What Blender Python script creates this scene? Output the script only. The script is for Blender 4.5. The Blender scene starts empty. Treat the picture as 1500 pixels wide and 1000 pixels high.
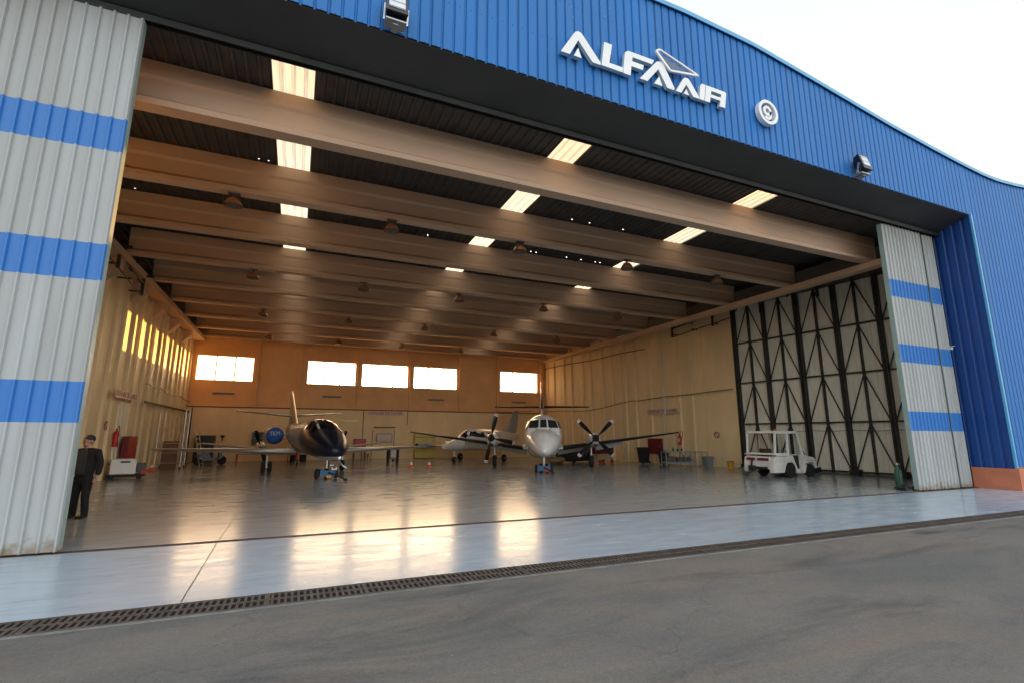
import bpy, bmesh, math, random
import numpy as np
from mathutils import Vector, Matrix, Quaternion
random.seed(7)
PI = math.pi
sc = bpy.context.scene
COL = sc.collection

# ------------------------------------------------------------------ helpers
class MB:
    def __init__(s): s.v = []; s.f = []; s.m = []
    def add(s, vs, fs, m=0):
        k = len(s.v); s.v += [tuple(map(float, p)) for p in vs]
        s.f += [tuple(k+i for i in f) for f in fs]; s.m += [m]*len(fs)
        return s
    def box(s, x0, x1, y0, y1, z0, z1, m=0, rz=0, about=None):
        vs = [(x, y, z) for z in (z0, z1) for y in (y0, y1) for x in (x0, x1)]
        if rz:
            cx, cy = about or ((x0+x1)/2, (y0+y1)/2); c, n = math.cos(rz), math.sin(rz)
            vs = [(cx+(x-cx)*c-(y-cy)*n, cy+(x-cx)*n+(y-cy)*c, z) for x, y, z in vs]
        return s.add(vs, [(0,2,3,1),(4,5,7,6),(0,1,5,4),(2,6,7,3),(0,4,6,2),(1,3,7,5)], m)
    def bar(s, p0, p1, w, h=None, m=0, up=(0,0,1)):
        h = w if h is None else h
        p0, p1 = Vector(p0), Vector(p1); d = (p1-p0).normalized(); u = Vector(up)
        if abs(d.dot(u)) > .98: u = Vector((1,0,0))
        a = d.cross(u).normalized(); b = a.cross(d).normalized()
        vs = [p+a*(sx*w/2)+b*(sz*h/2) for p in (p0, p1) for sx, sz in ((-1,-1),(1,-1),(1,1),(-1,1))]
        return s.add(vs, [(3,2,1,0),(4,5,6,7),(0,1,5,4),(1,2,6,5),(2,3,7,6),(3,0,4,7)], m)
    def cyl(s, p0, p1, r0, r1=None, n=12, m=0, caps=True):
        r1 = r0 if r1 is None else r1
        p0, p1 = Vector(p0), Vector(p1); d = (p1-p0).normalized(); u = Vector((0,0,1))
        if abs(d.dot(u)) > .98: u = Vector((1,0,0))
        a = d.cross(u).normalized(); b = a.cross(d).normalized()
        vs = [p+(a*math.cos(2*PI*i/n)+b*math.sin(2*PI*i/n))*r for p, r in ((p0,r0),(p1,r1)) for i in range(n)]
        fs = [(i,(i+1)%n,n+(i+1)%n,n+i) for i in range(n)]
        if caps: fs += [tuple(reversed(range(n))), tuple(range(n,2*n))]
        return s.add(vs, fs, m)
    def tube(s, pts, r, n=8, m=0):
        P = [Vector(p) for p in pts]; rr = r if isinstance(r,(list,tuple)) else [r]*len(P)
        vs = []; prev = None
        for i, p in enumerate(P):
            d = (P[min(i+1,len(P)-1)]-P[max(i-1,0)]).normalized()
            if prev is None:
                u = Vector((0,0,1)) if abs(d.z) < .95 else Vector((1,0,0))
                a = d.cross(u).normalized()
            else: a = (prev-d*prev.dot(d)).normalized()
            prev = a; b = d.cross(a)
            vs += [p+(a*math.cos(2*PI*k/n)+b*math.sin(2*PI*k/n))*rr[i] for k in range(n)]
        fs = [(i*n+k, i*n+(k+1)%n, (i+1)*n+(k+1)%n, (i+1)*n+k) for i in range(len(P)-1) for k in range(n)]
        fs += [tuple(reversed(range(n))), tuple(range((len(P)-1)*n, len(P)*n))]
        return s.add(vs, fs, m)
    def loft(s, rings, m=0, caps=True):
        n = len(rings[0]); vs = [p for r in rings for p in r]
        fs = [(i*n+k, i*n+(k+1)%n, (i+1)*n+(k+1)%n, (i+1)*n+k) for i in range(len(rings)-1) for k in range(n)]
        if caps: fs += [tuple(reversed(range(n))), tuple(range((len(rings)-1)*n, len(rings)*n))]
        return s.add(vs, fs, m)
    def prism(s, pts, a0, a1, axis='y', m=0):
        def P(u, w, a): return {'y': (u,a,w), 'x': (a,u,w), 'z': (u,w,a)}[axis]
        n = len(pts); vs = [P(u,w,a0) for u,w in pts]+[P(u,w,a1) for u,w in pts]
        fs = [(i,(i+1)%n,n+(i+1)%n,n+i) for i in range(n)]+[tuple(reversed(range(n))), tuple(range(n,2*n))]
        return s.add(vs, fs, m)
    def lathe(s, prof, c, axis='z', n=20, m=0):
        rings = []
        for r, h in prof:
            ring = []
            for i in range(n):
                a = 2*PI*i/n; x, y = max(r,1e-4)*math.cos(a), max(r,1e-4)*math.sin(a)
                ring.append({'z':(c[0]+x,c[1]+y,c[2]+h),'y':(c[0]+x,c[1]+h,c[2]+y),'x':(c[0]+h,c[1]+x,c[2]+y)}[axis])
            rings.append(ring)
        return s.loft(rings, m)
    def xf(s, M, start=0):
        s.v[start:] = [tuple(M @ Vector(p)) for p in s.v[start:]]; return s
    def build(s, name, mats, parent=None, smooth=None, bevel=0):
        me = bpy.data.meshes.new(name); me.from_pydata(s.v, [], s.f)
        mats = mats if isinstance(mats,(list,tuple)) else [mats]
        for t in mats: me.materials.append(t)
        me.polygons.foreach_set('material_index', s.m)
        bm = bmesh.new(); bm.from_mesh(me); bmesh.ops.recalc_face_normals(bm, faces=bm.faces[:]); bm.to_mesh(me); bm.free()
        if smooth:
            me.polygons.foreach_set('use_smooth', [True]*len(me.polygons))
            me.set_sharp_from_angle(angle=math.radians(smooth))
        me.update()
        o = bpy.data.objects.new(name, me); COL.objects.link(o)
        if parent is not None: o.parent = parent
        if bevel:
            b = o.modifiers.new('bevel','BEVEL'); b.width = bevel; b.segments = 2; b.limit_method = 'ANGLE'
        return o

def font_mesh(name, body, m, w, size, parent, loc, rot, extrude=.004, offset=.0):
    c=bpy.data.curves.new(name,'FONT'); c.body=body; c.size=size; c.align_x='CENTER'; c.align_y='CENTER'; c.extrude=extrude; c.offset=offset
    o=bpy.data.objects.new('tmp',c); COL.objects.link(o); dg=bpy.context.evaluated_depsgraph_get(); dg.update()
    me=bpy.data.meshes.new_from_object(o.evaluated_get(dg)); bpy.data.objects.remove(o,do_unlink=True); me.name=name
    me.materials.clear(); me.materials.append(m); xs=[v.co.x for v in me.vertices]; k=w/(max(xs)-min(xs))
    for v in me.vertices: v.co.x*=k
    q=bpy.data.objects.new(name,me); COL.objects.link(q); q.parent=parent; q.location=loc; q.rotation_euler=rot; return q
def tag(o, label=None, cat=None, group=None, kind=None):
    if label: o['label'] = label
    if cat: o['category'] = cat
    if group: o['group'] = group
    if kind: o['kind'] = kind
    return o
def thing(name, label, cat, loc=(0,0,0), rz=0, group=None):
    o = bpy.data.objects.new(name, None); COL.objects.link(o); o.location = loc; o.rotation_euler = (0,0,rz)
    o.empty_display_size = .2
    return tag(o, label, cat, group)
def copy_tree(o, parent=None):
    c = o.copy(); COL.objects.link(c)
    if parent is not None: c.parent = parent
    for ch in list(o.children): copy_tree(ch, c)
    return c

# ------------------------------------------------------------------ materials
def mat(name, col, rough=.6, metal=0., var=.12, scale=1.5, bump=0., bscale=40., spec=.5, coat=0., rvar=0., stretch=(1,1,1), dirt=None):
    m = bpy.data.materials.new(name); m.use_nodes = True; N = m.node_tree.nodes; L = m.node_tree.links
    B = N['Principled BSDF']
    B.inputs['Roughness'].default_value = rough; B.inputs['Metallic'].default_value = metal
    B.inputs['Specular IOR Level'].default_value = spec; B.inputs['Coat Weight'].default_value = coat
    tc = N.new('ShaderNodeTexCoord'); mp = N.new('ShaderNodeMapping'); mp.inputs['Scale'].default_value = stretch
    L.new(tc.outputs['Object'], mp.inputs['Vector'])
    nz = N.new('ShaderNodeTexNoise'); nz.inputs['Scale'].default_value = scale; nz.inputs['Detail'].default_value = 6; nz.inputs['Roughness'].default_value = .6
    L.new(mp.outputs[0], nz.inputs['Vector'])
    cr = N.new('ShaderNodeValToRGB'); cr.color_ramp.elements[0].position = .3; cr.color_ramp.elements[1].position = .7
    d = dirt or tuple(c*(1-var) for c in col)
    cr.color_ramp.elements[0].color = (*d,1); cr.color_ramp.elements[1].color = (*[min(1,c*(1+var)) for c in col],1)
    L.new(nz.outputs['Fac'], cr.inputs['Fac']); L.new(cr.outputs[0], B.inputs['Base Color'])
    if rvar:
        mr = N.new('ShaderNodeMapRange'); mr.inputs['To Min'].default_value = max(0,rough-rvar); mr.inputs['To Max'].default_value = rough+rvar
        L.new(nz.outputs['Fac'], mr.inputs['Value']); L.new(mr.outputs[0], B.inputs['Roughness'])
    if bump:
        n2 = N.new('ShaderNodeTexNoise'); n2.inputs['Scale'].default_value = bscale; n2.inputs['Detail'].default_value = 4
        L.new(mp.outputs[0], n2.inputs['Vector'])
        bp = N.new('ShaderNodeBump'); bp.inputs['Strength'].default_value = bump; bp.inputs['Distance'].default_value = .02
        L.new(n2.outputs['Fac'], bp.inputs['Height']); L.new(bp.outputs[0], B.inputs['Normal'])
    m['nodes'] = 1
    return m
def nd(m, t, **kw):
    n = m.node_tree.nodes.new(t)
    for k, v in kw.items(): setattr(n, k, v)
    return n
def bands(m, col, edges, axis='Z', hard=True):
    """paint horizontal bands (in object coordinates) over the base colour"""
    N = m.node_tree.nodes; L = m.node_tree.links; B = N['Principled BSDF']
    old = B.inputs['Base Color'].links[0].from_socket
    tc = [n for n in N if n.bl_idname == 'ShaderNodeTexCoord'][0]
    sx = nd(m,'ShaderNodeSeparateXYZ'); L.new(tc.outputs['Object'], sx.inputs[0])
    acc = None
    for lo, hi in edges:
        a = nd(m,'ShaderNodeMath',operation='GREATER_THAN'); a.inputs[1].default_value = lo; L.new(sx.outputs[axis], a.inputs[0])
        b = nd(m,'ShaderNodeMath',operation='LESS_THAN'); b.inputs[1].default_value = hi; L.new(sx.outputs[axis], b.inputs[0])
        c = nd(m,'ShaderNodeMath',operation='MULTIPLY'); L.new(a.outputs[0], c.inputs[0]); L.new(b.outputs[0], c.inputs[1])
        if acc is None: acc = c.outputs[0]
        else:
            d = nd(m,'ShaderNodeMath',operation='ADD'); L.new(acc, d.inputs[0]); L.new(c.outputs[0], d.inputs[1]); acc = d.outputs[0]
    mx = nd(m,'ShaderNodeMix',data_type='RGBA'); L.new(acc, mx.inputs['Factor']); L.new(old, mx.inputs['A']); mx.inputs['B'].default_value = (*col,1)
    L.new(mx.outputs['Result'], B.inputs['Base Color'])
    return m

M = {}
M['blue'] = mat('blue_steel_sheet', (.013,.150,.445), .55, 0, .12, .35, rvar=.08, spec=.35, stretch=(3,3,.4))
m = M['blue']; L = m.node_tree.links; B = m.node_tree.nodes['Principled BSDF']; old = B.inputs['Base Color'].links[0].from_socket
_tc = nd(m,'ShaderNodeTexCoord'); _v = nd(m,'ShaderNodeTexVoronoi'); _v.inputs['Scale'].default_value = 2.6; L.new(_tc.outputs['Object'], _v.inputs['Vector'])
_lt = nd(m,'ShaderNodeMath',operation='LESS_THAN'); _lt.inputs[1].default_value = .035; L.new(_v.outputs['Distance'], _lt.inputs[0])
_mp = nd(m,'ShaderNodeMapping'); _mp.inputs['Scale'].default_value = (6,6,.35); L.new(_tc.outputs['Object'], _mp.inputs[0])
_n = nd(m,'ShaderNodeTexNoise'); _n.inputs['Scale'].default_value = 1; _n.inputs['Detail'].default_value = 5; L.new(_mp.outputs[0], _n.inputs['Vector'])
_cr = nd(m,'ShaderNodeValToRGB'); _cr.color_ramp.elements[0].position=.52; _cr.color_ramp.elements[1].position=.75; _cr.color_ramp.elements[1].color=(.45,.45,.45,1); L.new(_n.outputs['Fac'], _cr.inputs['Fac'])
_m1 = nd(m,'ShaderNodeMix',data_type='RGBA'); L.new(_cr.outputs[0], _m1.inputs['Factor']); L.new(old, _m1.inputs['A']); _m1.inputs['B'].default_value=(.05,.17,.36,1)
_m2 = nd(m,'ShaderNodeMix',data_type='RGBA'); L.new(_lt.outputs[0], _m2.inputs['Factor']); L.new(_m1.outputs['Result'], _m2.inputs['A']); _m2.inputs['B'].default_value=(.25,.42,.60,1)
_sx = nd(m,'ShaderNodeSeparateXYZ'); L.new(_tc.outputs['Object'], _sx.inputs[0])
def _mm(op,a,b):
    n = nd(m,'ShaderNodeMath',operation=op)
    for i,v in enumerate((a,b)):
        if hasattr(v,'links'): L.new(v, n.inputs[i])
        else: n.inputs[i].default_value = v
    return n.outputs[0]
_lap = _mm('LESS_THAN', _mm('FRACT', _mm('DIVIDE', _sx.outputs['X'], 1.0), 0.), .012)
_fz = _mm('LESS_THAN', _mm('ABSOLUTE', _mm('SUBTRACT', _mm('FRACT', _mm('DIVIDE', _sx.outputs['Z'], 1.15), 0.), .5), 0.), .016)
_fx = _mm('LESS_THAN', _mm('ABSOLUTE', _mm('SUBTRACT', _mm('FRACT', _mm('DIVIDE', _sx.outputs['X'], .25), 0.), .37), 0.), .07)
_m3 = nd(m,'ShaderNodeMix',data_type='RGBA'); L.new(_mm('MAXIMUM', _mm('MULTIPLY',_lap,.8), _mm('MULTIPLY', _mm('MULTIPLY',_fz,_fx), .7)), _m3.inputs['Factor']); L.new(_m2.outputs['Result'], _m3.inputs['A']); _m3.inputs['B'].default_value=(.006,.05,.16,1)
L.new(_m3.outputs['Result'], B.inputs['Base Color'])
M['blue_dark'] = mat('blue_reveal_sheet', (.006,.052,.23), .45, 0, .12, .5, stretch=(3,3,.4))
M['trim'] = mat('pale_blue_flashing', (.09,.36,.62), .3, 0, .08, 2)
M['black_soffit'] = mat('black_soffit', (.046,.044,.043), .6, 0, .2, .7, bump=.05, bscale=3)
M['lip'] = mat('brown_steel_lip', (.06,.045,.035), .5, .3, .2, 2)
M['cream'] = mat('cream_wall_paint', (.78,.60,.34), .62, 0, .09, .8, bump=.08, bscale=6, stretch=(1,1,.35))
M['cream_glow'] = mat('cream_upper_wall_glow_tinted', (.74,.44,.20), .62, 0, .1, .9, bump=.06, bscale=6)  # cream paint with the orange glow of the windows mixed into its colour
M['beam'] = mat('cream_concrete_beam', (.54,.375,.26), .7, 0, .08, .7, bump=.12, bscale=9, stretch=(.5,1,1))
M['roofm'] = mat('dark_roof_sheet', (.052,.047,.043), .6, 0, .3, 2)
M['darksteel'] = mat('dark_green_black_steel', (.028,.032,.03), .5, .2, .25, 3)
M['leafpaint'] = mat('grey_white_door_sheet', (.40,.425,.43), .5, 0, .06, .5, rvar=.06, stretch=(4,4,.35), dirt=(.325,.33,.315))
bands(M['leafpaint'], (.030,.175,.50), [(6.57,7.20),(4.25,4.88),(1.94,2.58)])
m = M['leafpaint']; L = m.node_tree.links; B = m.node_tree.nodes['Principled BSDF']; old = B.inputs['Base Color'].links[0].from_socket
_tc = nd(m,'ShaderNodeTexCoord'); _sx = nd(m,'ShaderNodeSeparateXYZ'); L.new(_tc.outputs['Object'], _sx.inputs[0])
_n = nd(m,'ShaderNodeTexNoise'); _n.inputs['Scale'].default_value = 7; _n.inputs['Detail'].default_value = 6; L.new(_tc.outputs['Object'], _n.inputs['Vector'])
_mr = nd(m,'ShaderNodeMapRange'); _mr.inputs['From Min'].default_value=.04; _mr.inputs['From Max'].default_value=.55; _mr.inputs['To Min'].default_value=.42; _mr.inputs['To Max'].default_value=-.25; L.new(_sx.outputs['Z'], _mr.inputs['Value'])
_ad = nd(m,'ShaderNodeMath',operation='ADD'); L.new(_mr.outputs[0], _ad.inputs[0]); L.new(_n.outputs['Fac'], _ad.inputs[1])
_cr = nd(m,'ShaderNodeValToRGB'); _cr.color_ramp.elements[0].position=.66; _cr.color_ramp.elements[1].position=.92; L.new(_ad.outputs[0], _cr.inputs['Fac'])
_mx = nd(m,'ShaderNodeMix',data_type='RGBA'); L.new(_cr.outputs[0], _mx.inputs['Factor']); L.new(old, _mx.inputs['A']); _mx.inputs['B'].default_value=(.24,.19,.14,1); L.new(_mx.outputs['Result'], B.inputs['Base Color'])
M['leafback'] = mat('cream_door_inner_sheet', (.84,.80,.67), .6, 0, .08, 1.2, stretch=(3,3,.5))
M['leafedge'] = mat('pale_green_door_frame', (.28,.38,.36), .45, 0, .12, 2)
M['white'] = mat('white_paint', (.78,.79,.78), .35, 0, .05, 2)
M['tugwhite'] = mat('grubby_white_vehicle_paint', (.80,.80,.78), .35, 0, .03, 2.2, dirt=(.60,.58,.53))
M['whiteglossy'] = mat('white_aircraft_paint', (.74,.74,.72), .22, 0, .05, 1.2, coat=.5, rvar=.05)
M['leafpaint2'] = mat('pale_pipe_paint', (.5,.52,.45), .5, 0, .08, 2)
M['cornice'] = mat('salmon_base_block', (.52,.17,.09), .7, 0, .12, 3, bump=.1, bscale=20)
M['black'] = mat('black_rubber', (.014,.014,.015), .75, 0, .3, 8, bump=.1)
M['blackgloss'] = mat('black_gloss', (.012,.012,.014), .2, 0, .2, 3)
M['deice'] = mat('black_deice_boot', (.010,.010,.011), .42, 0, .3, 3)
M['steel'] = mat('galvanised_steel', (.45,.46,.46), .35, .8, .15, 6)
M['alu'] = mat('brushed_aluminium', (.62,.62,.62), .28, .9, .1, 5)
M['red'] = mat('red_paint', (.42,.018,.015), .4, 0, .15, 4)
M['maroon'] = mat('maroon_cabinet_paint', (.16,.012,.018), .45, 0, .15, 3)
M['yellow'] = mat('yellow_plastic', (.72,.38,.04), .5, 0, .1, 4)
M['yellowpale'] = mat('pale_yellow_metal', (.62,.52,.14), .5, 0, .1, 2)
M['orange'] = mat('orange_plastic', (.75,.10,.02), .45, 0, .1, 5)
M['wood'] = mat('brown_board', (.16,.085,.045), .6, 0, .25, 3, stretch=(1,1,6))
M['blueplastic'] = mat('blue_tow_dolly_paint', (.03,.12,.26), .45, 0, .15, 4)
M['green'] = mat('green_gas_bottle', (.02,.085,.055), .4, 0, .15, 4)
M['grey'] = mat('mid_grey_paint', (.22,.25,.25), .5, 0, .12, 3)
M['tan'] = mat('tan_canvas', (.42,.33,.22), .8, 0, .12, 5, bump=.2, bscale=8)
M['navy'] = mat('navy_jet_paint', (.008,.010,.024), .30, 0, .12, 1, spec=.35, coat=.0)
bands(M['navy'], (.55,.55,.56), [(0.0,.93)])
M['jetgrey'] = mat('polished_jet_skin', (.34,.37,.42), .34, .0, .08, 1)
M['enginecover'] = mat('blue_engine_cover_canvas', (.012,.09,.38), .6, 0, .15, 3, bump=.3, bscale=5)
M['rust'] = mat('rusty_cast_iron', (.105,.082,.068), .7, .2, .35, 5, bump=.3, bscale=30)
M['brown_glass'] = mat('amber_lamp_glass', (.30,.13,.06), .25, 0, .15, 5)
M['lampgrey'] = mat('grey_lamp_housing', (.10,.085,.075), .6, .2, .15, 5)
M['skin'] = mat('skin', (.36,.20,.13), .5, 0, .06, 10)
M['hair'] = mat('dark_grey_hair', (.014,.012,.011), .7, 0, .3, 30)
M['jacket'] = mat('black_jacket_cloth', (.008,.006,.007), .9, 0, .3, 12, bump=.6, bscale=9)
M['shirt'] = mat('charcoal_shirt', (.028,.030,.032), .85, 0, .2, 14, bump=.2, bscale=20)
M['trousers'] = mat('black_trousers', (.006,.006,.007), .9, 0, .2, 12, bump=.6, bscale=10)
M['shoes'] = mat('black_shoe_leather', (.012,.011,.010), .3, 0, .2, 8)
M['text_red'] = mat('red_lettering', (.40,.05,.05), .5)
M['text_purple'] = mat('maroon_lettering', (.20,.03,.06), .5)
M['signwhite'] = mat('cream_sign_board', (.66,.52,.45), .5, 0, .08, 4)
M['text_white'] = mat('pale_lettering', (.55,.62,.7), .6)
M['letter'] = mat('white_sign_letter', (.80,.81,.82), .35, 0, .04, 3)
M['letterside'] = mat('pale_letter_return', (.50,.62,.64), .35, 0, .05, 3)
M['greyplate'] = mat('blue_grey_emblem_plate', (.10,.16,.27), .3, 0, .15, 3)
M['navyglass'] = mat('dark_cockpit_glass', (.010,.012,.016), .05, 0, .1, 1)
M['cockpitglass'] = mat('cockpit_glass', (.03,.035,.035), .05, 0, .3, 1)

# dirty streaks for door leaf bottoms are in the noise; facade sheet gets faint run marks
def glass(name, col=(.9,.95,.95), rough=.02, fac=.12):
    m = bpy.data.materials.new(name); m.use_nodes = True; N = m.node_tree.nodes; L = m.node_tree.links; N.remove(N['Principled BSDF'])
    out = N['Material Output']; t = N.new('ShaderNodeBsdfTransparent'); t.inputs[0].default_value = (*col,1)
    g = N.new('ShaderNodeBsdfGlossy'); g.inputs['Roughness'].default_value = rough
    x = N.new('ShaderNodeMixShader'); x.inputs[0].default_value = fac
    L.new(t.outputs[0], x.inputs[1]); L.new(g.outputs[0], x.inputs[2]); L.new(x.outputs[0], out.inputs[0]); return m
M['glass'] = glass('cab_glass', (.72,.78,.76), .02, .02)
def translucent(name, col, tcol, fac, rib=False):
    m = bpy.data.materials.new(name); m.use_nodes = True; N = m.node_tree.nodes; L = m.node_tree.links; N.remove(N['Principled BSDF'])
    out = N['Material Output']; t = N.new('ShaderNodeBsdfTransparent'); t.inputs[0].default_value = (*tcol,1)
    g = N.new('ShaderNodeBsdfTranslucent'); x = N.new('ShaderNodeMixShader'); x.inputs[0].default_value = fac
    tc = N.new('ShaderNodeTexCoord'); mp = N.new('ShaderNodeMapping'); mp.inputs['Scale'].default_value = (3,.15,1) if rib else (1,1,1)
    nz = N.new('ShaderNodeTexNoise'); nz.inputs['Scale'].default_value = 9 if rib else 2; nz.inputs['Detail'].default_value = 5
    cr = N.new('ShaderNodeValToRGB'); cr.color_ramp.elements[0].position = .35; cr.color_ramp.elements[1].position = .6
    cr.color_ramp.elements[0].color = (*[c*(.80 if rib else .95) for c in col],1); cr.color_ramp.elements[1].color = (*col,1)
    L.new(tc.outputs['Object'], mp.inputs[0]); L.new(mp.outputs[0], nz.inputs['Vector']); L.new(nz.outputs['Fac'], cr.inputs['Fac']); L.new(cr.outputs[0], g.inputs[0])
    L.new(cr.outputs[0], t.inputs[0]) if rib else None
    L.new(t.outputs[0], x.inputs[1]); L.new(g.outputs[0], x.inputs[2]); L.new(x.outputs[0], out.inputs[0]); return m
M['pane'] = translucent('frosted_window_pane', (.95,.93,.88), (.97,.95,.90), .4)
M['skylight'] = translucent('ribbed_fibreglass_skylight', (.84,.75,.60), (.9,.85,.75), .80, True)

# roof sheet: dark metal with a few daylight gaps where the sheets meet the beams
m = M['roofm']; N = m.node_tree.nodes; L = m.node_tree.links
def math_n(m, op, a, b=None, c=None):
    n = nd(m,'ShaderNodeMath',operation=op)
    for i, v in enumerate((a,b,c)):
        if v is None: continue
        if hasattr(v,'links'): m.node_tree.links.new(v, n.inputs[i])
        else: n.inputs[i].default_value = v
    return n.outputs[0]

# floor and apron: glossy sealed concrete
def floor_mat(name, c0, c1, r0, r1, spec, ds=1., coat=0.):
    m = bpy.data.materials.new(name); m.use_nodes = True; N = m.node_tree.nodes; L = m.node_tree.links; B = N['Principled BSDF']
    tc = N.new('ShaderNodeTexCoord')
    def noise(sc_, det, st, rough=.6, dist=0):
        mp = N.new('ShaderNodeMapping'); mp.inputs['Scale'].default_value = st; mp.inputs['Rotation'].default_value = (0,0,.12)
        L.new(tc.outputs['Object'], mp.inputs[0])
        n = N.new('ShaderNodeTexNoise'); n.inputs['Scale'].default_value = sc_; n.inputs['Detail'].default_value = det; n.inputs['Roughness'].default_value = rough; n.inputs['Distortion'].default_value = dist
        L.new(mp.outputs[0], n.inputs['Vector']); return n.outputs['Fac']
    big = noise(.35, 5, (1,1,1)); mid = noise(2.2, 6, (.5,1.6,1), .65, .4); scr = noise(5, 8, (.25,2.5,1), .7, 1.2)
    s = math_n(m,'ADD', math_n(m,'MULTIPLY',big,.5), math_n(m,'MULTIPLY',mid,.5))
    cr = N.new('ShaderNodeValToRGB'); e = cr.color_ramp.elements; e[0].position=.36; e[1].position=.62; e[0].color=(*c0,1); e[1].color=(*c1,1)
    L.new(s, cr.inputs['Fac'])
    # dark tyre-like smears
    cr2 = N.new('ShaderNodeValToRGB'); e = cr2.color_ramp.elements; e[0].position=.545; e[1].position=.72; e[0].color=(0,0,0,1); e[1].color=(1,1,1,1)
    L.new(scr, cr2.inputs['Fac'])
    mx = N.new('ShaderNodeMix'); mx.data_type='RGBA'; mx.inputs['B'].default_value=(*[c*.55 for c in c0],1)
    L.new(math_n(m,'MULTIPLY',cr2.outputs[0],.45*ds), mx.inputs['Factor']); L.new(cr.outputs[0], mx.inputs['A']); L.new(mx.outputs['Result'], B.inputs['Base Color'])
    mr = N.new('ShaderNodeMapRange'); mr.inputs['From Min'].default_value=.3; mr.inputs['From Max'].default_value=.7; mr.inputs['To Min'].default_value=r0; mr.inputs['To Max'].default_value=r1
    L.new(mid, mr.inputs['Value']); L.new(mr.outputs[0], B.inputs['Roughness'])
    B.inputs['Specular IOR Level'].default_value = spec
    bp = N.new('ShaderNodeBump'); bp.inputs['Strength'].default_value=.13; bp.inputs['Distance'].default_value=.006
    wav = noise(1.6, 3, (.6,1.4,1), .5, .5)
    L.new(wav, bp.inputs['Height']); L.new(bp.outputs[0], B.inputs['Normal'])
    return m
M['floor'] = floor_mat('sealed_hangar_floor', (.27,.30,.31), (.34,.365,.37), .14, .25, .85, 1.3)
M['apron'] = floor_mat('pale_blue_sealed_apron', (.36,.44,.51), (.43,.51,.58), .15, .28, .65, 1.7)
def asphalt():
    m = bpy.data.materials.new('worn_asphalt'); m.use_nodes = True; N = m.node_tree.nodes; L = m.node_tree.links; B = N['Principled BSDF']
    tc = N.new('ShaderNodeTexCoord')
    def noise(sc_, det, st=(1,1,1), dist=0, rg=.65, off=0):
        mp = N.new('ShaderNodeMapping'); mp.inputs['Scale'].default_value = st; mp.inputs['Location'].default_value=(off,off,0); mp.inputs['Rotation'].default_value=(0,0,.1); L.new(tc.outputs['Object'], mp.inputs[0])
        n = N.new('ShaderNodeTexNoise'); n.inputs['Scale'].default_value=sc_; n.inputs['Detail'].default_value=det; n.inputs['Roughness'].default_value=rg; n.inputs['Distortion'].default_value=dist
        L.new(mp.outputs[0], n.inputs['Vector']); return n.outputs['Fac']
    def ramp(f, p0, p1, c0, c1):
        r = N.new('ShaderNodeValToRGB'); e = r.color_ramp.elements; e[0].position=p0; e[1].position=p1; e[0].color=(*c0,1); e[1].color=(*c1,1); L.new(f, r.inputs['Fac']); return r.outputs[0]
    def mix(a, b, f, mode='MIX'):
        x = N.new('ShaderNodeMix'); x.data_type='RGBA'; x.blend_type=mode
        for k,v in (('A',a),('B',b)):
            if hasattr(v,'links'): L.new(v, x.inputs[k])
            else: x.inputs[k].default_value=(*v,1)
        if hasattr(f,'links'): L.new(f, x.inputs['Factor'])
        else: x.inputs['Factor'].default_value=f
        return x.outputs['Result']
    c = ramp(noise(.5,9,(.7,1.5,1),.4), .38,.62,(.135,.130,.122),(.185,.168,.148))
    c = mix(c,(.215,.165,.125), ramp(noise(.8,7,(.35,1.6,1),.8,off=7), .50,.70,(0,0,0),(.7,.7,.7)))
    c = mix(c,(.075,.077,.078), ramp(noise(.55,8,(.5,1.3,1),.7,off=21), .52,.66,(0,0,0),(.75,.75,.75)))
    g1 = noise(38,3,off=3,rg=.8); g2 = noise(150,2,off=9)
    c = mix(c, ramp(g1,.32,.68,(.62,.62,.62),(1.35,1.35,1.35)), .42,'MULTIPLY')
    c = mix(c, ramp(g2,.3,.7,(.6,.6,.6),(1.4,1.4,1.4)), .6,'MULTIPLY')
    # oil spots
    v = N.new('ShaderNodeTexVoronoi'); v.inputs['Scale'].default_value=.55; mp=N.new('ShaderNodeMapping'); mp.inputs['Scale'].default_value=(.7,1.6,1); L.new(tc.outputs['Object'],mp.inputs[0])
    dn = N.new('ShaderNodeVectorMath'); dn.operation='ADD'; nn=N.new('ShaderNodeTexNoise'); nn.inputs['Scale'].default_value=3; L.new(tc.outputs['Object'],nn.inputs['Vector'])
    sc2=N.new('ShaderNodeVectorMath'); sc2.operation='SCALE'; sc2.inputs['Scale'].default_value=.35; L.new(nn.outputs['Color'],sc2.inputs[0]); L.new(mp.outputs[0],dn.inputs[0]); L.new(sc2.outputs[0],dn.inputs[1]); L.new(dn.outputs[0],v.inputs['Vector'])
    c = mix(c,(.045,.043,.042), ramp(v.outputs['Distance'],.07,.17,(.6,.6,.6),(0,0,0)))
    # fine cracks
    v2 = N.new('ShaderNodeTexVoronoi'); v2.feature='DISTANCE_TO_EDGE'; v2.inputs['Scale'].default_value=.33
    sc3=N.new('ShaderNodeVectorMath'); sc3.operation='SCALE'; sc3.inputs['Scale'].default_value=.9; nn2=N.new('ShaderNodeTexNoise'); nn2.inputs['Scale'].default_value=1.7; nn2.inputs['Detail'].default_value=5; L.new(tc.outputs['Object'],nn2.inputs['Vector']); L.new(nn2.outputs['Color'],sc3.inputs[0])
    dn2 = N.new('ShaderNodeVectorMath'); dn2.operation='ADD'; L.new(tc.outputs['Object'],dn2.inputs[0]); L.new(sc3.outputs[0],dn2.inputs[1]); L.new(dn2.outputs[0],v2.inputs['Vector'])
    c = mix(c,(.05,.048,.045), ramp(v2.outputs['Distance'],.0010,.003,(.32,.32,.32),(0,0,0)))
    # pale chips
    v3 = N.new('ShaderNodeTexVoronoi'); v3.inputs['Scale'].default_value=3.3; L.new(tc.outputs['Object'], v3.inputs['Vector'])
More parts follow.
